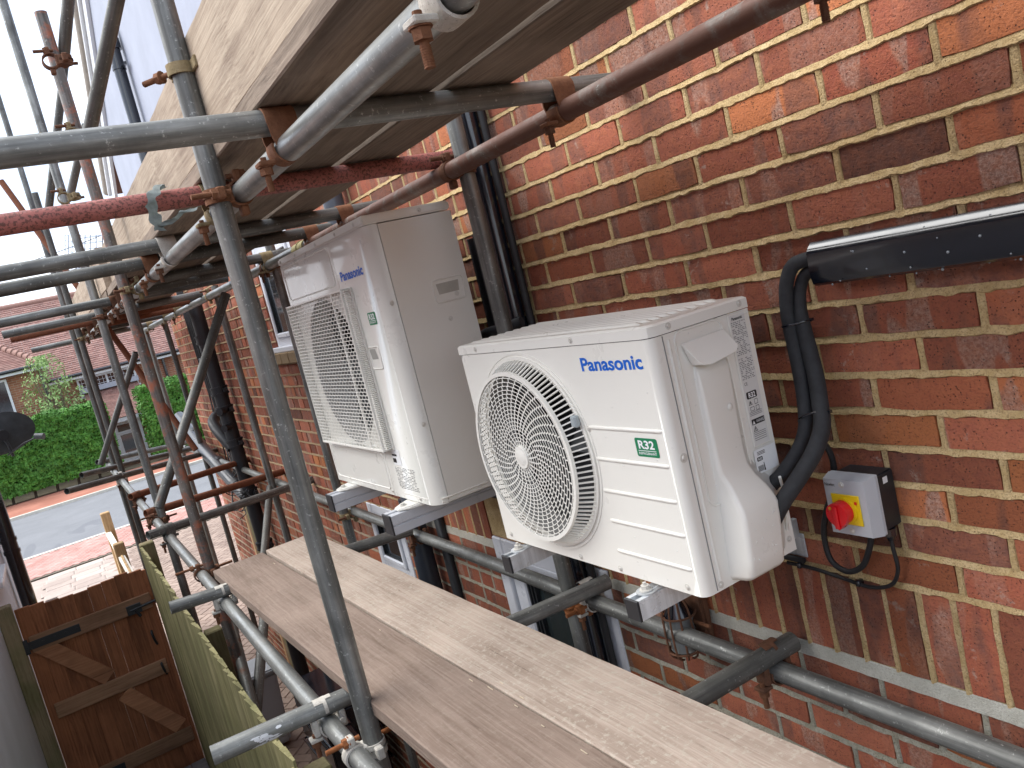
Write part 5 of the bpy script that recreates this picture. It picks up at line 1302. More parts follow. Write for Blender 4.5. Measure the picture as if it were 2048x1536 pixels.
PL.append(putlog2(167, 963, 420, 888, GALV_D, 'crossing tube with a pale worn end above the pavement'))
PL.append(putlog2(197, 932, 390, 881, GALV_D, 'farthest lower crossing tube against the hedge'))
for i, cm in enumerate((CLIP_W, CLIP_W, GALV_D, RUST_D, RUST_D, CLIP_W)):
    p = lo_at(PL[i][3].x); saddle((p.x, p.y, p.z + TR), PL[i][2] - PL[i][1], (-1, 0, .03), '%s clip at the %s crossing tube on the outer lower ledger' % ({'pale_clip': 'pale', 'weathered_tube': 'grey', 'dark_rust': 'rusty'}[cm.name], ('white splashed', 'board end', 'long grey', 'first rusty', 'second rusty', 'road side')[i]), cm, RUST if i < 3 else RUST_D, skirt=(i == 2))
for i, x in enumerate((-.334, -1.06, -2.36)):
    saddle((x, -.09, -.828 + TR), (0, 1, 0), (-1, 0, 0), 'small clip under the boards at the %s tube on the inner ledger' % ('thick short', 'white splashed', 'far board end')[i], CLIP_W if i == 1 else RUST_D, RUST, skirt=False)
coupler((-.880, -.9155, -.818), (0, 0, 1), (1, 0, -.03), (0, -1, 0), 'pale coupler with orange rusty bolts at the foot of the nearest standard', CLIP_W, RUST_O, .085)
coupler((-1.085, -.116, -.827), (0, 0, 1), (1, 0, 0), (0, 1, 0), 'bright rust coupler on the inner standard below the small unit', RUST_O, RUST_O)
p = lo_at(-2.86); coupler((p.x, -.9185, p.z), (0, 0, 1), (1, 0, -.03), (0, -1, 0), 'rusty coupler with long bolts on the orange standard at the lower ledger', RUST_D, RUST, .12)
p = lo_at(-4.32); coupler((p.x, -.9185, p.z), (0, 0, 1), (1, 0, -.03), (0, -1, 0), 'dark coupler on the third standard at the lower ledger', RUST_D, RUST_D, .1)
coupler((-3.22, -.116, -.827), (0, 0, 1), (1, 0, 0), (0, 1, 0), 'tan coupler below the left bracket of the tall unit', CLIP_T, RUST_D)
# white paint splash
bm = bmesh.new(); a = PL[0][1].copy(); d_ = (PL[0][2] - a).normalized()
for i in range(26):
    t = .09 + abs(random.gauss(0, .022)) * random.choice((-1, 1)) + .03; an = random.uniform(-.9, .5); nn = Vector((math.cos(an), 0, math.sin(an))); nn = (nn - d_ * nn.dot(d_)).normalized(); c = a + d_ * t + nn * (TR + .0003); u_ = d_ * random.uniform(.004, .014); w_ = d_.cross(nn) * random.uniform(.002, .005)
    bm.faces.new([bm.verts.new(c + u_ * q1_ + w_ * q2_) for q1_, q2_ in ((1, 0), (.5, .9), (-.6, 1), (-1, 0), (-.4, -1), (.6, -.8))])
o = finish(bm, 'paint_splash', WHITE_P, recalc=False); tag(o, 'white paint splash on the crossing tube end at the bottom', 'paint', kind='stuff')

# boards
def board(name, pts4, z0, z1, mat, label, ends=True, cat='scaffold board', group=None, bandmat=None):
    """pts4: (x0,ya,yb),(x1,ya,yb)"""
    (xa, a0, a1), (xb, b0, b1) = pts4; n = max(8, int(abs(xb - xa) / .06)); bm = bmesh.new(); R_ = []
    seed = random.random() * 100
    for i in range(n + 1):
        t = i / n; x = xa + (xb - xa) * t; ya = a0 + (b0 - a0) * t; yb = a1 + (b1 - a1) * t
        e = [mnoise.noise(Vector((x * 9, seed + q, 0))) * .0022 + mnoise.noise(Vector((x * 40, seed + q, 3))) * .0008 for q in range(6)]
        c = .003
        sec = [(ya + e[0], z0 + c), (ya + c + e[0], z0 + e[4] * .5), (yb - c + e[1], z0 + e[5] * .5), (yb + e[1], z0 + c), (yb + e[1], z1 - c), (yb - c + e[1], z1 + e[2] * .4), ((ya + yb) / 2, z1 + e[3] * .6), (ya + c + e[0], z1 + e[4] * .4), (ya + e[0], z1 - c)]
        R_.append([bm.verts.new((x, y, z)) for y, z in sec])
    m_ = len(R_[0])
    for i in range(n):
        for q in range(m_): bm.faces.new((R_[i][q], R_[i][(q + 1) % m_], R_[i + 1][(q + 1) % m_], R_[i + 1][q]))
    bm.faces.new(R_[0][::-1]); bm.faces.new(R_[-1])
    bmesh.ops.recalc_face_normals(bm, faces=bm.faces[:])
    cx, cy = (xa + xb) / 2, (a0 + a1 + b0 + b1) / 4
    for v in bm.verts: v.co -= Vector((cx, cy, z0))
    o = finish(bm, name, mat, smooth=25); o.location = (cx, cy, z0); tag(o, label, cat, group)
    if bandmat:
        bm = bmesh.new(); y0_, y1_ = (a0, a1)
        box(bm, xa - .003 - cx, xa + .03 - cx, y0_ - .002 - cy, y1_ + .002 - cy, -.0015, z1 - z0 + .0015); parent_local(o, finish(bm, 'end_band', bandmat))
    return o
ZB0 = -.756
board('scaffold_board', ((-2.61, -.921, -.705), (.75, -.835, -.612)), -.739, -.701, BOARD_A, 'outer walkway board, brown and narrow, nearest the green fence')
board('scaffold_board', ((-2.62, -.690, -.470), (.9, -.611, -.390)), -.738, -.700, BOARD_T, 'inner walkway board, pale and worn, below the white units')
# loose splinters
bm = bmesh.new()
for i in range(11):
    x = random.uniform(-2.4, -.2); y = -.701 + (x + 2.62) * .024 + random.uniform(-.03, .03); an = random.uniform(0, PI); L = random.uniform(.008, .025)
    box(bm, x, x + L, y, y + .0014, -.6998, -.6985)
o = finish(bm, 'wood_splinters', simple('splinter', (.52, .44, .32), .8)); tag(o, 'pale wood splinters scattered along the board gap', 'splinters', kind='stuff')
# upper deck boards
DZ = ZL + 3 * TR + .0035
dk = [(-.868, -.700, 'outermost deck board above the ledger, seen from below'), (-.692, -.497, 'second deck board from the outside, seen from below'), (-.472, -.298, 'innermost deck board nearest the brick wall, seen from below')]
for j, (ya, yb, lb) in enumerate(dk):
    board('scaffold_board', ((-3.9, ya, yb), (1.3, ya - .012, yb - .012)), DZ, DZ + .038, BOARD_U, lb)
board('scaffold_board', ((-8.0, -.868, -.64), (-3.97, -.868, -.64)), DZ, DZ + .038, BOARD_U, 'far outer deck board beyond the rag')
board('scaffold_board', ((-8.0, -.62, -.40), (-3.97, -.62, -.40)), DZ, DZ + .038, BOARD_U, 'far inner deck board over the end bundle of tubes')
board('scaffold_board', ((-1.35, -.878, -.8695), (1.3, -.892, -.884)), DZ + .0005, DZ + .0375, BOARD_S, 'pale deck edge strip above the nearest saddle clip') if False else None
# toe boards stand on the outer edge
def toe(xa, xb, y, z0, z1, label):
    o = board('toe_board', ((xa, y - .019, y + .019), (xb, y - .019, y + .019)), z0, z1, BOARD_S, label, cat='toe board'); return o
toe(-1.60, 1.3, -.849, DZ + .040, DZ + .262, 'near toe board, tall pale plank on the edge of the top deck')
toe(-4.05, -1.30, -.812, DZ + .040, DZ + .262, 'middle toe board behind the red tube and the rag')
toe(-8.0, -3.9, -.849, DZ + .040, DZ + .262, 'far toe board at the street end of the deck')
# clip holding the toe board to the nearest standard
bm = bmesh.new(); arc_shell(bm, (0, 0, 0), (0, 0, 1), (0, -1, 0), -2.3, 2.3, TR + .0006, TR + .005, .024, 16); box(bm, .018, .060, .018, .030, -.012, .012, bev=.002); box(bm, -.050, -.015, -.014, .0, -.012, .012, bev=.002)
bmesh.ops.recalc_face_normals(bm, faces=bm.faces[:]); o = finish(bm, 'toe_board_clip', CLIP_T, smooth=35); o.location = (-.880, -.893, .800); tag(o, 'small rusty clip fixing the near toe board to the nearest standard', 'scaffold clip')
bolt_parts(o, (-.02, -.02, 0), (-.75, -.6, 0), .075, RUST)
# rag over the red tube
bm = bmesh.new()
def ribbon(path, w):
    pp_ = smooth_path(path, 5); pv = None
    for i, p in enumerate(pp_):
        off = Vector((.004 * math.sin(i * .7), w + .003 * math.sin(i * 1.3), .004 * math.cos(i * .9)))
        cur = (bm.verts.new(p - off), bm.verts.new(p + Vector((-.003, 0, .003)) * math.sin(i * 1.7)), bm.verts.new(p + off))
        if pv:
            bm.faces.new((pv[0], pv[1], cur[1], cur[0])); bm.faces.new((pv[1], pv[2], cur[2], cur[1]))
        pv = cur
zt = ZL + 2 * TR; rx = -1.088
ribbon([(rx - .03, -.955, zt + .026), (rx, -.965, zt + .030), (rx + .027, -.985, zt + .012), (rx + .030, -1.0, zt - .015), (rx + .026, -1.0, zt - .045), (rx + .02, -.995, zt - .075)], .012)
ribbon([(rx + .02, -.995, zt - .072), (rx + .03, -.965, zt - .058), (rx + .035, -.93, zt - .045), (rx + .03, -.905, zt - .040)], .014)
bmesh.ops.solidify(bm, geom=bm.faces[:], thickness=.0015)
o = finish(bm, 'rag', simple('rag_cloth', (.30, .34, .33), .9, 0, .3, 40, .001), smooth=60); tag(o, 'torn grey rag strip wrapped over the red tube', 'rag')
# debris net
bm = bmesh.new(); n1 = [from_px(130, 470, -.6), from_px(205, 470, -.6), from_px(205, 560, -.6), from_px(130, 545, -.6)]
for i in range(9):
    t = i / 8; a = n1[0].lerp(n1[1], t); b = n1[3].lerp(n1[2], t); sweep(bm, [a, (a + b) / 2 + Vector((.02 * math.sin(i), 0, 0)), b], .004, 5)
for i in range(9):
    t = i / 8; a = n1[0].lerp(n1[3], t); b = n1[1].lerp(n1[2], t); sweep(bm, [a, (a + b) / 2 + Vector((0, 0, -.03)), b], .004, 5)
o = finish(bm, 'debris_netting', simple('net_blue', (.22, .28, .38), .8)); tag(o, 'small square of blue grey debris netting against the sky', 'netting')

# ------------------------------------------------------------------ neighbour: gate, fences, white wall, dish
GX = -5.0
gate = empty('garden_gate', (GX, -1.43, GZ), 'brown ledged and braced wooden gate seen from inside', 'gate')
y = -1.812; i = 0
while y < -1.045:
    w = .083; bm = bmesh.new(); dz_ = random.uniform(-.006, .006) + .012 * math.cos(i * .9)
    box(bm, GX - .010, GX + .010 + random.uniform(0, .003), y, min(y + w, -1.04) - .0003, GZ + .05, -1.105 + dz_ - (y + 1.43) * .02, bev=.002)
    c = Vector((GX, y + w / 2, (GZ - 1.1) / 2))
    o = P(gate, bm, 'gate_board', GATE_W, False); y += w; i += 1
def grail(z, h, y0, y1, m_=None):
    bm = bmesh.new(); box(bm, GX + .0105, GX + .032, y0, y1, z - h / 2, z + h / 2, bev=.004); P(gate, bm, 'rail', m_ or GATE_R, False)
grail(-1.325, .105, -1.785, -1.06); grail(-1.79, .10, -1.77, -1.085); grail(-2.305, .10, -1.76, -1.06)
def gbrace(ya, za, yb, zb, w=.10):
    d_ = Vector((0, yb - ya, zb - za)).normalized(); n_ = Vector((0, -d_.z, d_.y)) * w / 2; bm = bmesh.new()
    a_ = Vector((GX + .0108, ya, za)); b_ = Vector((GX + .0108, yb, zb)); t_ = Vector((.020, 0, 0))
    q = [a_ - n_, b_ - n_, b_ + n_, a_ + n_]; A = [bm.verts.new(v) for v in q]; B = [bm.verts.new(v + t_) for v in q]
    bm.faces.new(A[::-1]); bm.faces.new(B)
    for k2 in range(4): bm.faces.new((A[k2], A[(k2 + 1) % 4], B[(k2 + 1) % 4], B[k2]))
    P(gate, bm, 'brace', GATE_B, False)
gbrace(-1.74, -1.34, -1.43, -1.715); gbrace(-1.38, -1.855, -1.12, -2.225)
for zz, m_ in ((-1.325, 0), (-2.31, 1)):
    bm = bmesh.new(); box(bm, GX + .0325, GX + .037, -1.80, -1.50, zz - .028, zz + .024, bev=.001); box(bm, GX + .0325, GX + .038, -1.845, -1.795, zz - .05, zz + .045, bev=.001)
    for q in range(5): cyl(bm, (GX + .037, -1.78 + q * .065, zz), (GX + .040, -1.78 + q * .065, zz), .007, n=8)
    P(gate, bm, 'hinge', BLK_M, False)
bm = bmesh.new(); cyl(bm, (GX + .04, -1.04, -1.335), (GX + .04, -1.20, -1.345), .009, n=8); box(bm, GX + .034, GX + .045, -1.22, -1.13, -1.375, -1.31, bev=.002); cyl(bm, (GX + .048, -1.17, -1.35), (GX + .048, -1.15, -1.40), .010, n=8); P(gate, bm, 'bolt_latch', BLK_M, False)
for zz in (-1.58, -1.80):
    bm = bmesh.new(); sweep(bm, smooth_path([(GX + .014, -1.115, zz + .05), (GX + .035, -1.118, zz + .03), (GX + .03, -1.112, zz - .02), (GX + .014, -1.105, zz - .05)], 4), .008, 8); P(gate, bm, 'latch', BLK_M)
def post(x, y, z1, w, label, mat=FENCE_P, grp=None):
    bm = bmesh.new(); box(bm, x - w / 2, x + w / 2, y - w / 2, y + w / 2, GZ, z1, bev=.006); o = finish(bm, 'fence_post', mat); tag(o, label, 'post', grp); return o
post(GX, -1.862, -1.04, .085, 'gate hanging post against the white wall, hinge side')
post(GX - .02, -.985, -.955, .09, 'green stained gate post on the latch side')
# green feather edge fence from the gate towards the camera
fn = empty('green_fence', (-3.2, -1.03, GZ), 'green stained feather edge fence running from the gate towards the camera', 'fence')
x = -4.93; i = 0
while x < -.9:
    w = .092 + random.uniform(-.004, .004); bm = bmesh.new(); zt = -.955 + random.gauss(0, .007)
    yb_ = -1.020; t0, t1 = .014, .006
    pts = [(x, yb_ - t0 - .004), (x + w + .012, yb_ - t1), (x + w + .012, yb_ + .001), (x, yb_ + .001)]
    A = [bm.verts.new((px, py, GZ + .08)) for px, py in pts]; B = [bm.verts.new((px, py, zt + random.gauss(0, .002))) for px, py in pts]
    bm.faces.new(A[::-1]); bm.faces.new(B)
    for q in range(4): bm.faces.new((A[q], A[(q + 1) % 4], B[(q + 1) % 4], B[q]))
    P(fn, bm, 'fence_board', FENCE_W, False); x += w
for z in (-1.25, -2.0, -2.7):
    bm = bmesh.new(); box(bm, -4.93, -.95, -1.0185, -.97, z - .035, z + .035, bev=.004); P(fn, bm, 'arris_rail', FENCE_P, False)
for x in (-3.2, -1.5):
    bm = bmesh.new(); box(bm, x - .04, x + .04, -.969, -.89, GZ, -1.12, bev=.006); P(fn, bm, 'post', FENCE_P, False)
# brown fence further out
fb = empty('brown_fence', (-9, -1.05, GZ), 'low light brown fence beyond the gate with two posts', 'fence')
for (x, y, z1) in ((-9.6, -1.03, -1.34), (-7.9, -1.05, -1.42)):
    bm = bmesh.new(); box(bm, x - .05, x + .05, y - .05, y + .05, GZ, z1, bev=.008); P(fb, bm, 'post', FENCE_B, False)
x = -9.5
while x < -5.4:
    bm = bmesh.new(); zt = -1.50 - .10 * (x < -7.9) - .06 * ((x + 9.5) / 4); box(bm, x, x + .118, -1.065, -1.045, GZ + .05, zt, bev=.003); P(fb, bm, 'fence_board', FENCE_B, False); x += .122
bm = bmesh.new(); box(bm, -9.55, -7.95, -1.085, -1.025, -1.60, -1.565, bev=.004); box(bm, -7.85, -5.4, -1.085, -1.025, -1.585, -1.545, bev=.004); P(fb, bm, 'capping', simple('pale_cap', (.70, .66, .58), .8), False)
# weeds / slate chippings by the brown fence
bm = bmesh.new()
for i in range(500):
    x = random.uniform(-12.6, -9.4); y = random.uniform(-1.35, -1.08); s = random.uniform(.02, .05); an = random.uniform(0, PI)
    c = Vector((x, y, GZ + .01)); v = [c + Vector((math.cos(an + q) * s, math.sin(an + q) * s * .7, random.uniform(0, .03))) for q in (0, 1.6, 3.1, 4.7)]
    bm.faces.new([bm.verts.new(p) for p in v])
o = finish(bm, 'slate_chippings', simple('slate', (.22, .22, .25), .7, 0, .5, 3), recalc=False); tag(o, 'grey slate chippings along the brown fence', 'gravel', kind='stuff')
# white neighbour house on the left
nb = empty('white_house', (-3, -1.95, GZ), 'white rendered neighbour wall at the left edge behind the gate', 'house')
bm = bmesh.new(); box(bm, -7.35, 3.5, -5.5, -1.905, GZ, -.15); P(nb, bm, 'wall', RENDER_W, False)
bm = bmesh.new(); box(bm, -7.40, -7.32, -1.904, -1.865, GZ, -.15, bev=.003); box(bm, -7.318, -7.28, -1.904, -1.872, GZ, -.15, bev=.003); P(nb, bm, 'corner_trim', UPVC_F, False)
bm = bmesh.new(); box(bm, -7.6, 3.7, -1.99, -1.84, -.15, -.02, bev=.004); P(nb, bm, 'fascia', UPVC_F, False)
bm = bmesh.new(); A = [bm.verts.new(p) for p in ((-7.7, -1.80, -.02), (3.8, -1.80, -.02), (3.8, -3.7, 1.3), (-7.7, -3.7, 1.3))]; B = [bm.verts.new(p) for p in ((-7.7, -5.7, -.02), (3.8, -5.7, -.02))]; bm.faces.new(A); bm.faces.new((A[3], A[2], B[1], B[0])); bm.faces.new((A[0], A[3], B[0])); bm.faces.new((A[1], B[1], A[2]))
P(nb, bm, 'roof', simple('roof_tile_red', (.22, .10, .08), .9), False, recalc=False)
bm = bmesh.new(); box(bm, -6.2, -5.5, -1.903, -1.86, -1.02, -.98, bev=.004); box(bm, -6.15, -5.55, -1.904, -1.895, -.98, -.30); P(nb, bm, 'sill', UPVC_F, False)
bm = bmesh.new(); box(bm, GX - .3, GX + 1.9, -1.9045, -1.893, GZ, GZ + .28, bev=.002); P(nb, bm, 'plinth', BLK_M, False)
ndp = empty('black_downpipe', (-6.95, -1.83, GZ), 'fat black downpipe on the white neighbour corner at the left edge', 'downpipe')
bm = bmesh.new(); cyl(bm, (-6.80, -1.832, GZ), (-6.80, -1.832, -.2), .056, n=20); P(ndp, bm, 'pipe', BLK)
for z in (-.92, -1.02):
    bm = bmesh.new(); cyl(bm, (-6.80, -1.832, z), (-6.80, -1.832, z + .03), .063, n=20); P(ndp, bm, 'collar', BLK)
# satellite dish
ds = empty('satellite_dish', (-7.1, -1.74, -.10), 'dark grey satellite dish poking in at the left edge', 'satellite dish')
bm = bmesh.new(); dc = from_px(2, 868, -1.60); ax = Vector((.80, .18, -.12)).normalized(); u_ = Vector((0, 0, 1)).cross(ax).normalized(); v_ = ax.cross(u_)
dc = M.translation + (Rr * ((0 - 1024) / 1644.709) + Rd * ((868 - 768) / 1644.709) + Rf) * 7.6
prv = None; sz = .275
for j in range(7):
    r = sz * j / 6; h = .05 * (j / 6) ** 2
    if j == 0: cur = [bm.verts.new(dc + ax * .05)] * 28
    else: cur = [bm.verts.new(dc + (u_ * math.cos(2 * PI * i / 28) * r * 1.08 + v_ * math.sin(2 * PI * i / 28) * r * .72) + ax * (.05 - h)) for i in range(28)]
    if prv:
        for i in range(28):
            if j == 1: bm.faces.new((prv[0], cur[i], cur[(i + 1) % 28]))
            else: bm.faces.new((prv[i], cur[i], cur[(i + 1) % 28], prv[(i + 1) % 28]))
    prv = cur
bmesh.ops.solidify(bm, geom=bm.faces[:], thickness=.004)
P(ds, bm, 'reflector', simple('dish_grey', (.055, .06, .065), .55, 0, .3, 12), 60)
q0 = dc + ax * .06
bm = bmesh.new(); sweep(bm, [q0 - u_ * .0, q0 + v_ * -.10 + u_ * .02 + ax * .04, q0 + v_ * -.22 + u_ * .04], .014, 8); cyl(bm, q0 + ax * -.04, q0 + ax * .05, .05, n=12); P(ds, bm, 'mount', BLK_M)
side = Rr * .5 + Vector((0, 0, 0)); arm = dc + Rr * .36 - Rd * (-.02)
bm = bmesh.new(); sweep(bm, [q0 + v_ * -.2, q0 + Rr * .2 + Rd * .08, arm], .008, 8); P(ds, bm, 'arm', BLK_M)
bm = bmesh.new(); cyl(bm, arm - Rr * .035, arm + Rr * .03, .028, n=12); cyl(bm, arm + Rr * .03, arm + Rr * .045, .03, n=12); P(ds, bm, 'receiver', m_plastic('lnb', (.05, .052, .055), .4), 40)
bm = bmesh.new(); cyl(bm, dc - ax * .02 , Vector((dc.x - .1, -1.92, dc.z - .05)), .018, n=10); P(ds, bm, 'wall_arm', BLK_M)
# low tiled store roof at the foot of the gate
sr = empty('store_roof', (-4.4, -1.3, -2.5), 'dark felted lid with grey tile edging at the foot of the gate', 'store')
bm = bmesh.new(); box(bm, -4.85, -4.05, -1.60, -1.045, GZ, -2.50, bev=.005); P(sr, bm, 'box', FENCE_P, False)
for i in range(6):
    bm = bmesh.new(); box(bm, -4.90, -4.66, -1.62 + i * .097, -1.62 + i * .097 + .093, -2.497 + random.uniform(0, .006), -2.475 + random.uniform(0, .006), bev=.003); P(sr, bm, 'tile', simple('tile_grey', (.13, .115, .115), .85, 0, .3, 20), False)
bm = bmesh.new(); box(bm, -4.65, -4.0, -1.62, -1.05, -2.498, -2.48, bev=.003); P(sr, bm, 'felt', simple('felt', (.035, .038, .045), .95, 0, .4, 60), False)
# bits under the walkway: wheelie bin edge, timber, black kit on the drive
wb = empty('loose_planks', (-6.4, -.05, GZ), 'three old weathered planks standing against the brick behind the soil pipe', 'planks')
for q in range(3):
    bm = bmesh.new(); box(bm, -6.62 + q * .13, -6.52 + q * .13, -.06 - q * .012, -.03 - q * .012, GZ, -.95 - q * .04, bev=.004); P(wb, bm, 'plank', (FENCE_B, GATE_R, FENCE_P)[q], False)
bk = empty('black_crates', (-4.2, -.25, GZ), 'stack of black plastic crates under the walkway boards', 'crates')
for i in range(4):
    bm = bmesh.new(); box(bm, -4.65, -3.9, -.42, -.08, GZ + i * .21, GZ + i * .21 + .19, bev=.012, seg=2); sweep(bm, [(-4.66, -.43, GZ + i * .21 + .18), (-3.89, -.43, GZ + i * .21 + .18), (-3.89, -.07, GZ + i * .21 + .18), (-4.66, -.07, GZ + i * .21 + .18)], .008, 6, closed=True); P(bk, bm, 'crate', BLK, 40)
pb_ = empty('drain_pipe', (-3.4, -.3, GZ), 'glossy black drain pipe lying against the wall under the boards', 'pipe')
bm = bmesh.new(); cyl(bm, (-3.85, -.33, GZ + .75), (-2.2, -.30, GZ + .30), .055, n=18); cyl(bm, (-3.85, -.33, GZ + .75), (-3.78, -.329, GZ + .73), .065, n=18); P(pb_, bm, 'pipe', BLK)
gb = empty('grey_bin', (-6.3, -.62, GZ), 'pale grey plastic bin standing below the walkway', 'bin')
bm = bmesh.new(); A = [(-.17, -.14), (.17, -.14), (.17, .14), (-.17, .14)]; lo_ = [bm.verts.new((-5.6 + x * .8, -.50 + y * .8, GZ + .03)) for x, y in A]; hi_ = [bm.verts.new((-5.6 + x, -.50 + y, GZ + .62)) for x, y in A]
bm.faces.new(lo_[::-1]); bm.faces.new(hi_)
for q in range(4): bm.faces.new((lo_[q], lo_[(q + 1) % 4], hi_[(q + 1) % 4], hi_[q]))
bmesh.ops.bevel(bm, geom=bm.edges[:], offset=.02, segments=3, affect='EDGES', clamp_overlap=True); P(gb, bm, 'body', m_plastic('bin_grey', (.42, .44, .46), .5), 40)
bm = bmesh.new(); box(bm, -5.79, -5.41, -.66, -.34, GZ + .62, GZ + .66, bev=.012, seg=2); P(gb, bm, 'lid', m_plastic('bin_lid', (.35, .37, .39), .5), 40)
bm = bmesh.new(); box(bm, -4.0, -3.9, -.98, -.1, GZ, GZ + .05, bev=.005); o = finish(bm, 'drain_channel', simple('dark_drain', (.03, .028, .028), .7)); tag(o, 'dark drain channel across the brown block drive', 'drain')

# ------------------------------------------------------------------ hedge, shrub, opposite house
def leaf_mat(name, a, b, c):
    m = NT(name, .6, 0, .3); r = m.noise(m.pos, 2.2, 4, .6); g = m.noise(m.pos, 14, 3, .7)
    x = m.mix(m.ramp(r, [(.35, 0.), (.65, 1.)]), a, b); x = m.mix(m.ramp(g, [(.5, 0.), (.7, .7)]), x, c); m.col(x)
    m.b.inputs['Transmission Weight'].default_value = 0.; return m.m
LEAF = leaf_mat('hedge_leaf', (.04, .13, .018), (.075, .22, .028), (.15, .33, .045))
LEAF2 = leaf_mat('shrub_leaf', (.20, .33, .10), (.30, .44, .16), (.42, .52, .26))
def leaves(bm, n, fn_, size, bias=(0, 0, 1)):
    for i in range(n):
        c, nn = fn_(); nn = (Vector(nn) + Vector((random.gauss(0, .6), random.gauss(0, .6), random.gauss(0, .6)))).normalized()
        t = nn.orthogonal().normalized(); t.rotate(mathutils.Quaternion(nn, random.uniform(0, 6.28))); b_ = nn.cross(t); s = size * random.uniform(.6, 1.4)
        c = Vector(c); bm.faces.new([bm.verts.new(c + t * s * x_ + b_ * s * y_) for x_, y_ in ((-1, 0), (0, -.42), (1, 0), (0, .42))])
def hedge(y0, y1, x0, x1, ztop, label, n):
    root = empty('hedge', ((x0 + x1) / 2, (y0 + y1) / 2, GZ), label, 'hedge')
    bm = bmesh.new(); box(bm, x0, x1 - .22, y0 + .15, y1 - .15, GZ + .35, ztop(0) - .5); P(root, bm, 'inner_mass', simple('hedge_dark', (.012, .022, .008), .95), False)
    bm = bmesh.new()
    def f():
        y = random.uniform(y0, y1); u = random.random(); zt = ztop(y) + .18 * mnoise.noise(Vector((y * 1.3, 3, 0))) + .08 * mnoise.noise(Vector((y * 5, 9, 0)))
        if u < .70:
            z = random.uniform(GZ + .30, zt); b = .13 * mnoise.noise(Vector((y * 2.2, z * 2.2, 5))) + .10 * mnoise.noise(Vector((y * 7, z * 7, 2))); return (x1 + b - random.random() ** 2 * .25, y, z), (1, 0, .35)
        if u < .95: return (random.uniform(x0, x1), y, zt - random.random() ** 2 * .2 + random.uniform(0, .12)), (.2, 0, 1)
        return (random.uniform(x0, x1), random.choice((y0, y1)) + random.uniform(-.1, .1), random.uniform(GZ + .2, zt)), (.3, 0, .3)
    leaves(bm, n, f, .060)
    o = P(root, bm, 'foliage', LEAF, False, recalc=False); o['kind'] = 'stuff'
    bm = bmesh.new()
    for i in range(int((y1 - y0) / .6)):
        y = y0 + .3 + i * .6; cyl(bm, (x1 - .35, y, GZ), (x1 - .3, y + .05, GZ + .7), .04, n=6)
    o = P(root, bm, 'stems', simple('bark', (.06, .045, .03), .9), False); o['kind'] = 'stuff'
hedge(-9, .35, -28.6, -27.3, lambda y: -.62 + .03 * y, 'tall clipped green hedge across the road, left of the porch opening', 60000)
hedge(1.45, 9, -28.6, -27.3, lambda y: -.55, 'tall clipped green hedge across the road, right of the porch opening', 36000)
sh = empty('shrub', (-29.3, -.7, GZ), 'light feathery green shrub rising above the hedge', 'shrub')
bm = bmesh.new()
for i in range(16):
    a = random.uniform(0, 6.28); r = random.uniform(.1, .7); sweep(bm, smooth_path([(-29.3, -.7, GZ), (-29.3 + r * .3 * math.cos(a), -.7 + r * .3 * math.sin(a), -1.6), (-29.3 + r * math.cos(a), -.7 + r * math.sin(a), random.uniform(-.5, 1.0))], 4), .018, 5)
P(sh, bm, 'stem', simple('twig', (.16, .12, .08), .9), False)
bm = bmesh.new()
def fs_():
    z = random.uniform(-1.5, 1.25) if random.random() < .8 else random.uniform(-1, .3); R_ = .95 * (1 - abs(z + .3) / 1.9) ** .7 + .1; a = random.uniform(0, 6.28); r = R_ * math.sqrt(random.random()); k2 = mnoise.noise(Vector((math.cos(a) * r * 2.5, math.sin(a) * r * 2.5, z * 2.5)))
    if k2 < .0: return fs_()
    return (-29.3 + r * math.cos(a), -.85 + .25 * (z + .6) * 0 + r * math.sin(a), z), (math.cos(a), math.sin(a), .4)
leaves(bm, 3000, fs_, .045); o = P(sh, bm, 'foliage', LEAF2, False, recalc=False); o['kind'] = 'stuff'

def m_housebrick():
    m = NT('distant_brick', .9); q = m.n('ShaderNodeTexBrick'); q.inputs['Scale'].default_value = 1.; q.inputs['Brick Width'].default_value = .225; q.inputs['Row Height'].default_value = .075; q.inputs['Mortar Size'].default_value = .006
    q.inputs['Color1'].default_value = (.40, .155, .085, 1); q.inputs['Color2'].default_value = (.27, .10, .06, 1); q.inputs['Mortar'].default_value = (.42, .36, .28, 1); q.inputs['Bias'].default_value = -.1
    sp = m.n('ShaderNodeSeparateXYZ'); cbn = m.n('ShaderNodeCombineXYZ'); m.l(m.pos, sp.inputs[0]); m.l(m.math('ADD', sp.outputs[1], sp.outputs[0]), cbn.inputs[0]); m.l(sp.outputs[2], cbn.inputs[1]); m.l(cbn.outputs[0], q.inputs['Vector'])
    m.col(m.mix(m.ramp(m.noise(m.pos, 1.2, 4), [(.4, 0.), (.7, .35)]), q.outputs['Color'], (.45, .26, .15))); return m.m
HB = m_housebrick()
def m_tiles():
    m = NT('clay_tile', .85); r = m.attr('bk'); f = m.noise(m.pos, 4, 5, .6)
    x = m.mix(r, (.235, .115, .095), (.36, .20, .165)); m.col(m.mix(m.ramp(f, [(.4, 0.), (.7, .5)]), x, (.20, .13, .11))); return m.m
TILE = m_tiles()
oh = empty('opposite_house', (-34, 0, GZ), 'brick house with red tiled roof across the road', 'house')
bm = bmesh.new(); box(bm, -38, -32, -1.0, 12, GZ, .45); P(oh, bm, 'wall', HB, False)
bm = bmesh.new(); box(bm, -38, -30.6, -9, -.98, GZ, 1.02); P(oh, bm, 'wall', HB, False)
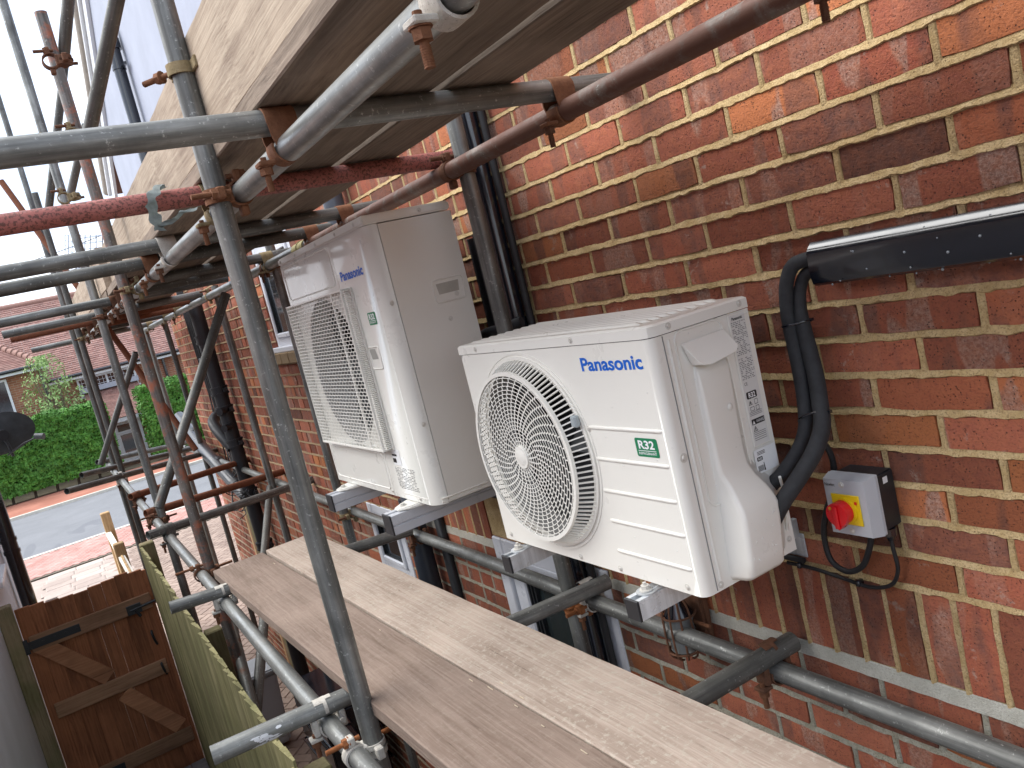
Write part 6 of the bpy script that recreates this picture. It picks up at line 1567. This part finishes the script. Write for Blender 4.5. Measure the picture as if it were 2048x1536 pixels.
def roof_plane(bm, lay, A, B, C, D, course_h=.11, tile_w=.17):
    """A-B eave, D-C ridge (quad), courses of tiles as stepped strips split into tiles"""
    A, B, C, D = map(Vector, (A, B, C, D)); up0 = (D - A); n = int(up0.length / course_h); nrm = (B - A).cross(D - A).normalized()
    if nrm.z < 0: nrm = -nrm
    for i in range(n):
        t0, t1 = i / n, (i + 1.15) / n; a = A.lerp(D, t0); b = B.lerp(C, t0); c = B.lerp(C, min(t1, 1)); d_ = A.lerp(D, min(t1, 1)); L = (b - a).length; k2 = max(1, int(L / tile_w)); off = .5 * (i % 2)
        for j in range(k2 + 1):
            u0 = max(0, (j - off) / k2); u1 = min(1, (j + 1 - off) / k2)
            if u1 - u0 < .001: continue
            hh = .018 + random.uniform(0, .008); g = .03 / k2 if k2 > 3 else 0; u1 -= g * .3
            p = [a.lerp(b, u0) + nrm * hh, a.lerp(b, u1) + nrm * hh, d_.lerp(c, u1) + nrm * .002, d_.lerp(c, u0) + nrm * .002]
            v = [bm.verts.new(q) for q in p]; w = [bm.verts.new(a.lerp(b, u0)), bm.verts.new(a.lerp(b, u1))]; r = random.random()
            f1 = bm.faces.new(v); f1[lay] = r; f2 = bm.faces.new((w[0], w[1], v[1], v[0])); f2[lay] = r
bm = bmesh.new(); lay = bm.faces.layers.float.new('bk')
roof_plane(bm, lay, (-31.55, -1.2, .40), (-31.55, 12, .40), (-35, 12, 3.45), (-35, -1.2, 3.45))
roof_plane(bm, lay, (-31.55, -9.0, .40), (-31.55, -1.2, .40), (-35, -1.2, 3.45), (-35, -9.0, 3.45))
o = P(oh, bm, 'roof_tiles', TILE, False, recalc=False); o['kind'] = 'stuff'
bm = bmesh.new(); lay = bm.faces.layers.float.new('bk')
roof_plane(bm, lay, (-30.2, -8.0, 1.0), (-30.2, -.75, 1.0), (-33.0, -3.6, 3.2), (-33.0, -5.2, 3.2))
roof_plane(bm, lay, (-30.2, -.75, 1.0), (-33.6, -.75, 1.0), (-33.6, -3.6, 3.2), (-33.0, -3.6, 3.2))
o = P(oh, bm, 'roof_tiles', TILE, False, recalc=False); o['kind'] = 'stuff'
for i in range(22):
    a = Vector((-30.2, -.75, 1.03)).lerp(Vector((-33.0, -3.6, 3.23)), i / 22); b = Vector((-30.2, -.75, 1.03)).lerp(Vector((-33.0, -3.6, 3.23)), (i + .9) / 22)
    bm = bmesh.new(); cyl(bm, a, b + Vector((0, 0, -.02)), .11, .09, 10); P(oh, bm, 'hip_tile', simple('hip_tile_clay', (.36, .21, .17), .85) if i == 0 else bpy.data.materials['hip_tile_clay'], 50)
bm = bmesh.new(); cyl(bm, (-35, -9, 3.46), (-35, 12, 3.46), .10, n=10); P(oh, bm, 'ridge', bpy.data.materials['hip_tile_clay'], 50)
bm = bmesh.new(); box(bm, -31.7, -31.45, -.95, 12, .26, .40); box(bm, -30.35, -30.1, -8, -.7, .86, 1.0); P(oh, bm, 'fascia', UPVC_F, False)
bm = bmesh.new(); cyl(bm, (-31.40, -.9, .40), (-31.40, 12, .40), .06, n=10); cyl(bm, (-30.05, -8, 1.0), (-30.05, -.7, 1.0), .06, n=10); cyl(bm, (-30.5, -.95, GZ), (-30.5, -.95, 1.0), .05, n=8); cyl(bm, (-31.9, 3.0, GZ), (-31.9, 3.0, .35), .05, n=8); P(oh, bm, 'gutter', BLK, 50)
def hwin(x, y0, y1, z0, z1, nl, leaded=False):
    e = bpy.data.objects.new('window', None); COL.objects.link(e); e.parent = oh; e.matrix_parent_inverse = Matrix.Translation(oh.location).inverted()
    bm = bmesh.new(); f = .07; dy = (y1 - y0 - f) / nl
    box(bm, x, x + .08, y0, y1, z1 - f, z1); box(bm, x, x + .08, y0, y1, z0, z0 + f); box(bm, x - .02, x + .16, y0 - .05, y1 + .05, z0 - .06, z0)
    for i in range(nl + 1): box(bm, x + .001, x + .079, y0 + i * dy, y0 + i * dy + f, z0 + f, z1 - f)
    o = finish(bm, 'frame', UPVC_F); o.parent = e
    for i in range(nl):
        bm = bmesh.new(); box(bm, x + .02, x + .03, y0 + i * dy + f, y0 + (i + 1) * dy, z0 + f, z1 - f); o = finish(bm, 'pane', GLASS); o.parent = e
    if leaded:
        bm = bmesh.new(); yy = y0
        while yy < y1: box(bm, x + .0305, x + .034, yy, yy + .015, z0 + f, z1 - f); yy += .14
        for j in range(1, 4): zz = z0 + f + (z1 - z0 - 2 * f) * j / 4; box(bm, x + .0305, x + .033, y0, y1, zz, zz + .015)
        o = finish(bm, 'lead_bars', UPVC); o.parent = e
hwin(-32.0, .05, 2.0, -.42, .25, 4, True)
hwin(-30.6, -4.2, -1.95, -.95, .80, 3)
hwin(-32.0, 4.0, 6.0, -.42, .25, 3)
# porch with tiled roof and white door
pch = empty('porch', (-29.6, 1.1, GZ), 'small porch with tiled lean-to roof and white glazed door opposite', 'porch')
bm = bmesh.new(); box(bm, -31.9, -29.3, .35, 1.85, GZ, -1.30); P(pch, bm, 'wall', HB, False)
bm = bmesh.new(); lay = bm.faces.layers.float.new('bk'); roof_plane(bm, lay, (-29.0, .15, -1.32), (-29.0, 1.95, -1.32), (-31.9, 1.95, -.30), (-31.9, .15, -.30)); o = P(pch, bm, 'roof_tiles', TILE, False, recalc=False); o['kind'] = 'stuff'
bm = bmesh.new(); box(bm, -31.95, -31.6, .1, 2.0, -.30, -.12); P(pch, bm, 'flashing', simple('lead_grey', (.38, .40, .45), .6), False)
bm = bmesh.new(); box(bm, -29.1, -29.0, .15, 1.95, -1.46, -1.33); P(pch, bm, 'fascia', UPVC_F, False)
bm = bmesh.new(); x = -29.29; box(bm, x, x + .06, .50, 1.42, GZ, -1.47); P(pch, bm, 'door', UPVC_F, False)
bm = bmesh.new(); box(bm, x + .061, x + .07, .68, 1.22, -1.78, -1.56); box(bm, x + .061, x + .07, .70, 1.20, -2.50, -1.90); P(pch, bm, 'pane', GLASS, False)
bm = bmesh.new(); box(bm, x + .061, x + .075, .60, 1.30, -1.86, -1.83); box(bm, x + .061, x + .09, 1.28, 1.31, -2.2, -2.02); P(pch, bm, 'door_trim', UPVC, False)
# wires
for i, (a, b, lb) in enumerate((((0, 542), (88, 505), 'upper'), ((0, 583), (150, 530), 'lower'))):
    bm = bmesh.new(); A = M.translation + (Rr * ((a[0] - 60 - 1024) / 1644.7) + Rd * ((a[1] + 20 - 768) / 1644.7) + Rf) * 26; B = M.translation + (Rr * ((b[0] - 1024) / 1644.7) + Rd * ((b[1] - 768) / 1644.7) + Rf) * 26
    B = A + (B - A) * 3; mid = (A + B) / 2 - Vector((0, 0, .15)); sweep(bm, smooth_path([A, mid, B], 8), .012, 5); o = finish(bm, 'overhead_wire', BLK_M); tag(o, '%s thin overhead wire against the sky' % lb, 'wire')
# distant row so the horizon is never bare
tl = empty('distant_trees', (-70, 0, GZ), 'distant tree line behind the opposite house', 'trees')
bm = bmesh.new()
def ft():
    y = random.uniform(-60, 60); return (-70 + random.uniform(-2, 2), y, GZ + random.random() ** .7 * (3.5 + 1.2 * mnoise.noise(Vector((y * .15, 0, 0))))), (1, 0, .5)
leaves(bm, 5000, ft, .5); o = P(tl, bm, 'foliage', LEAF, False, recalc=False); o['kind'] = 'stuff'
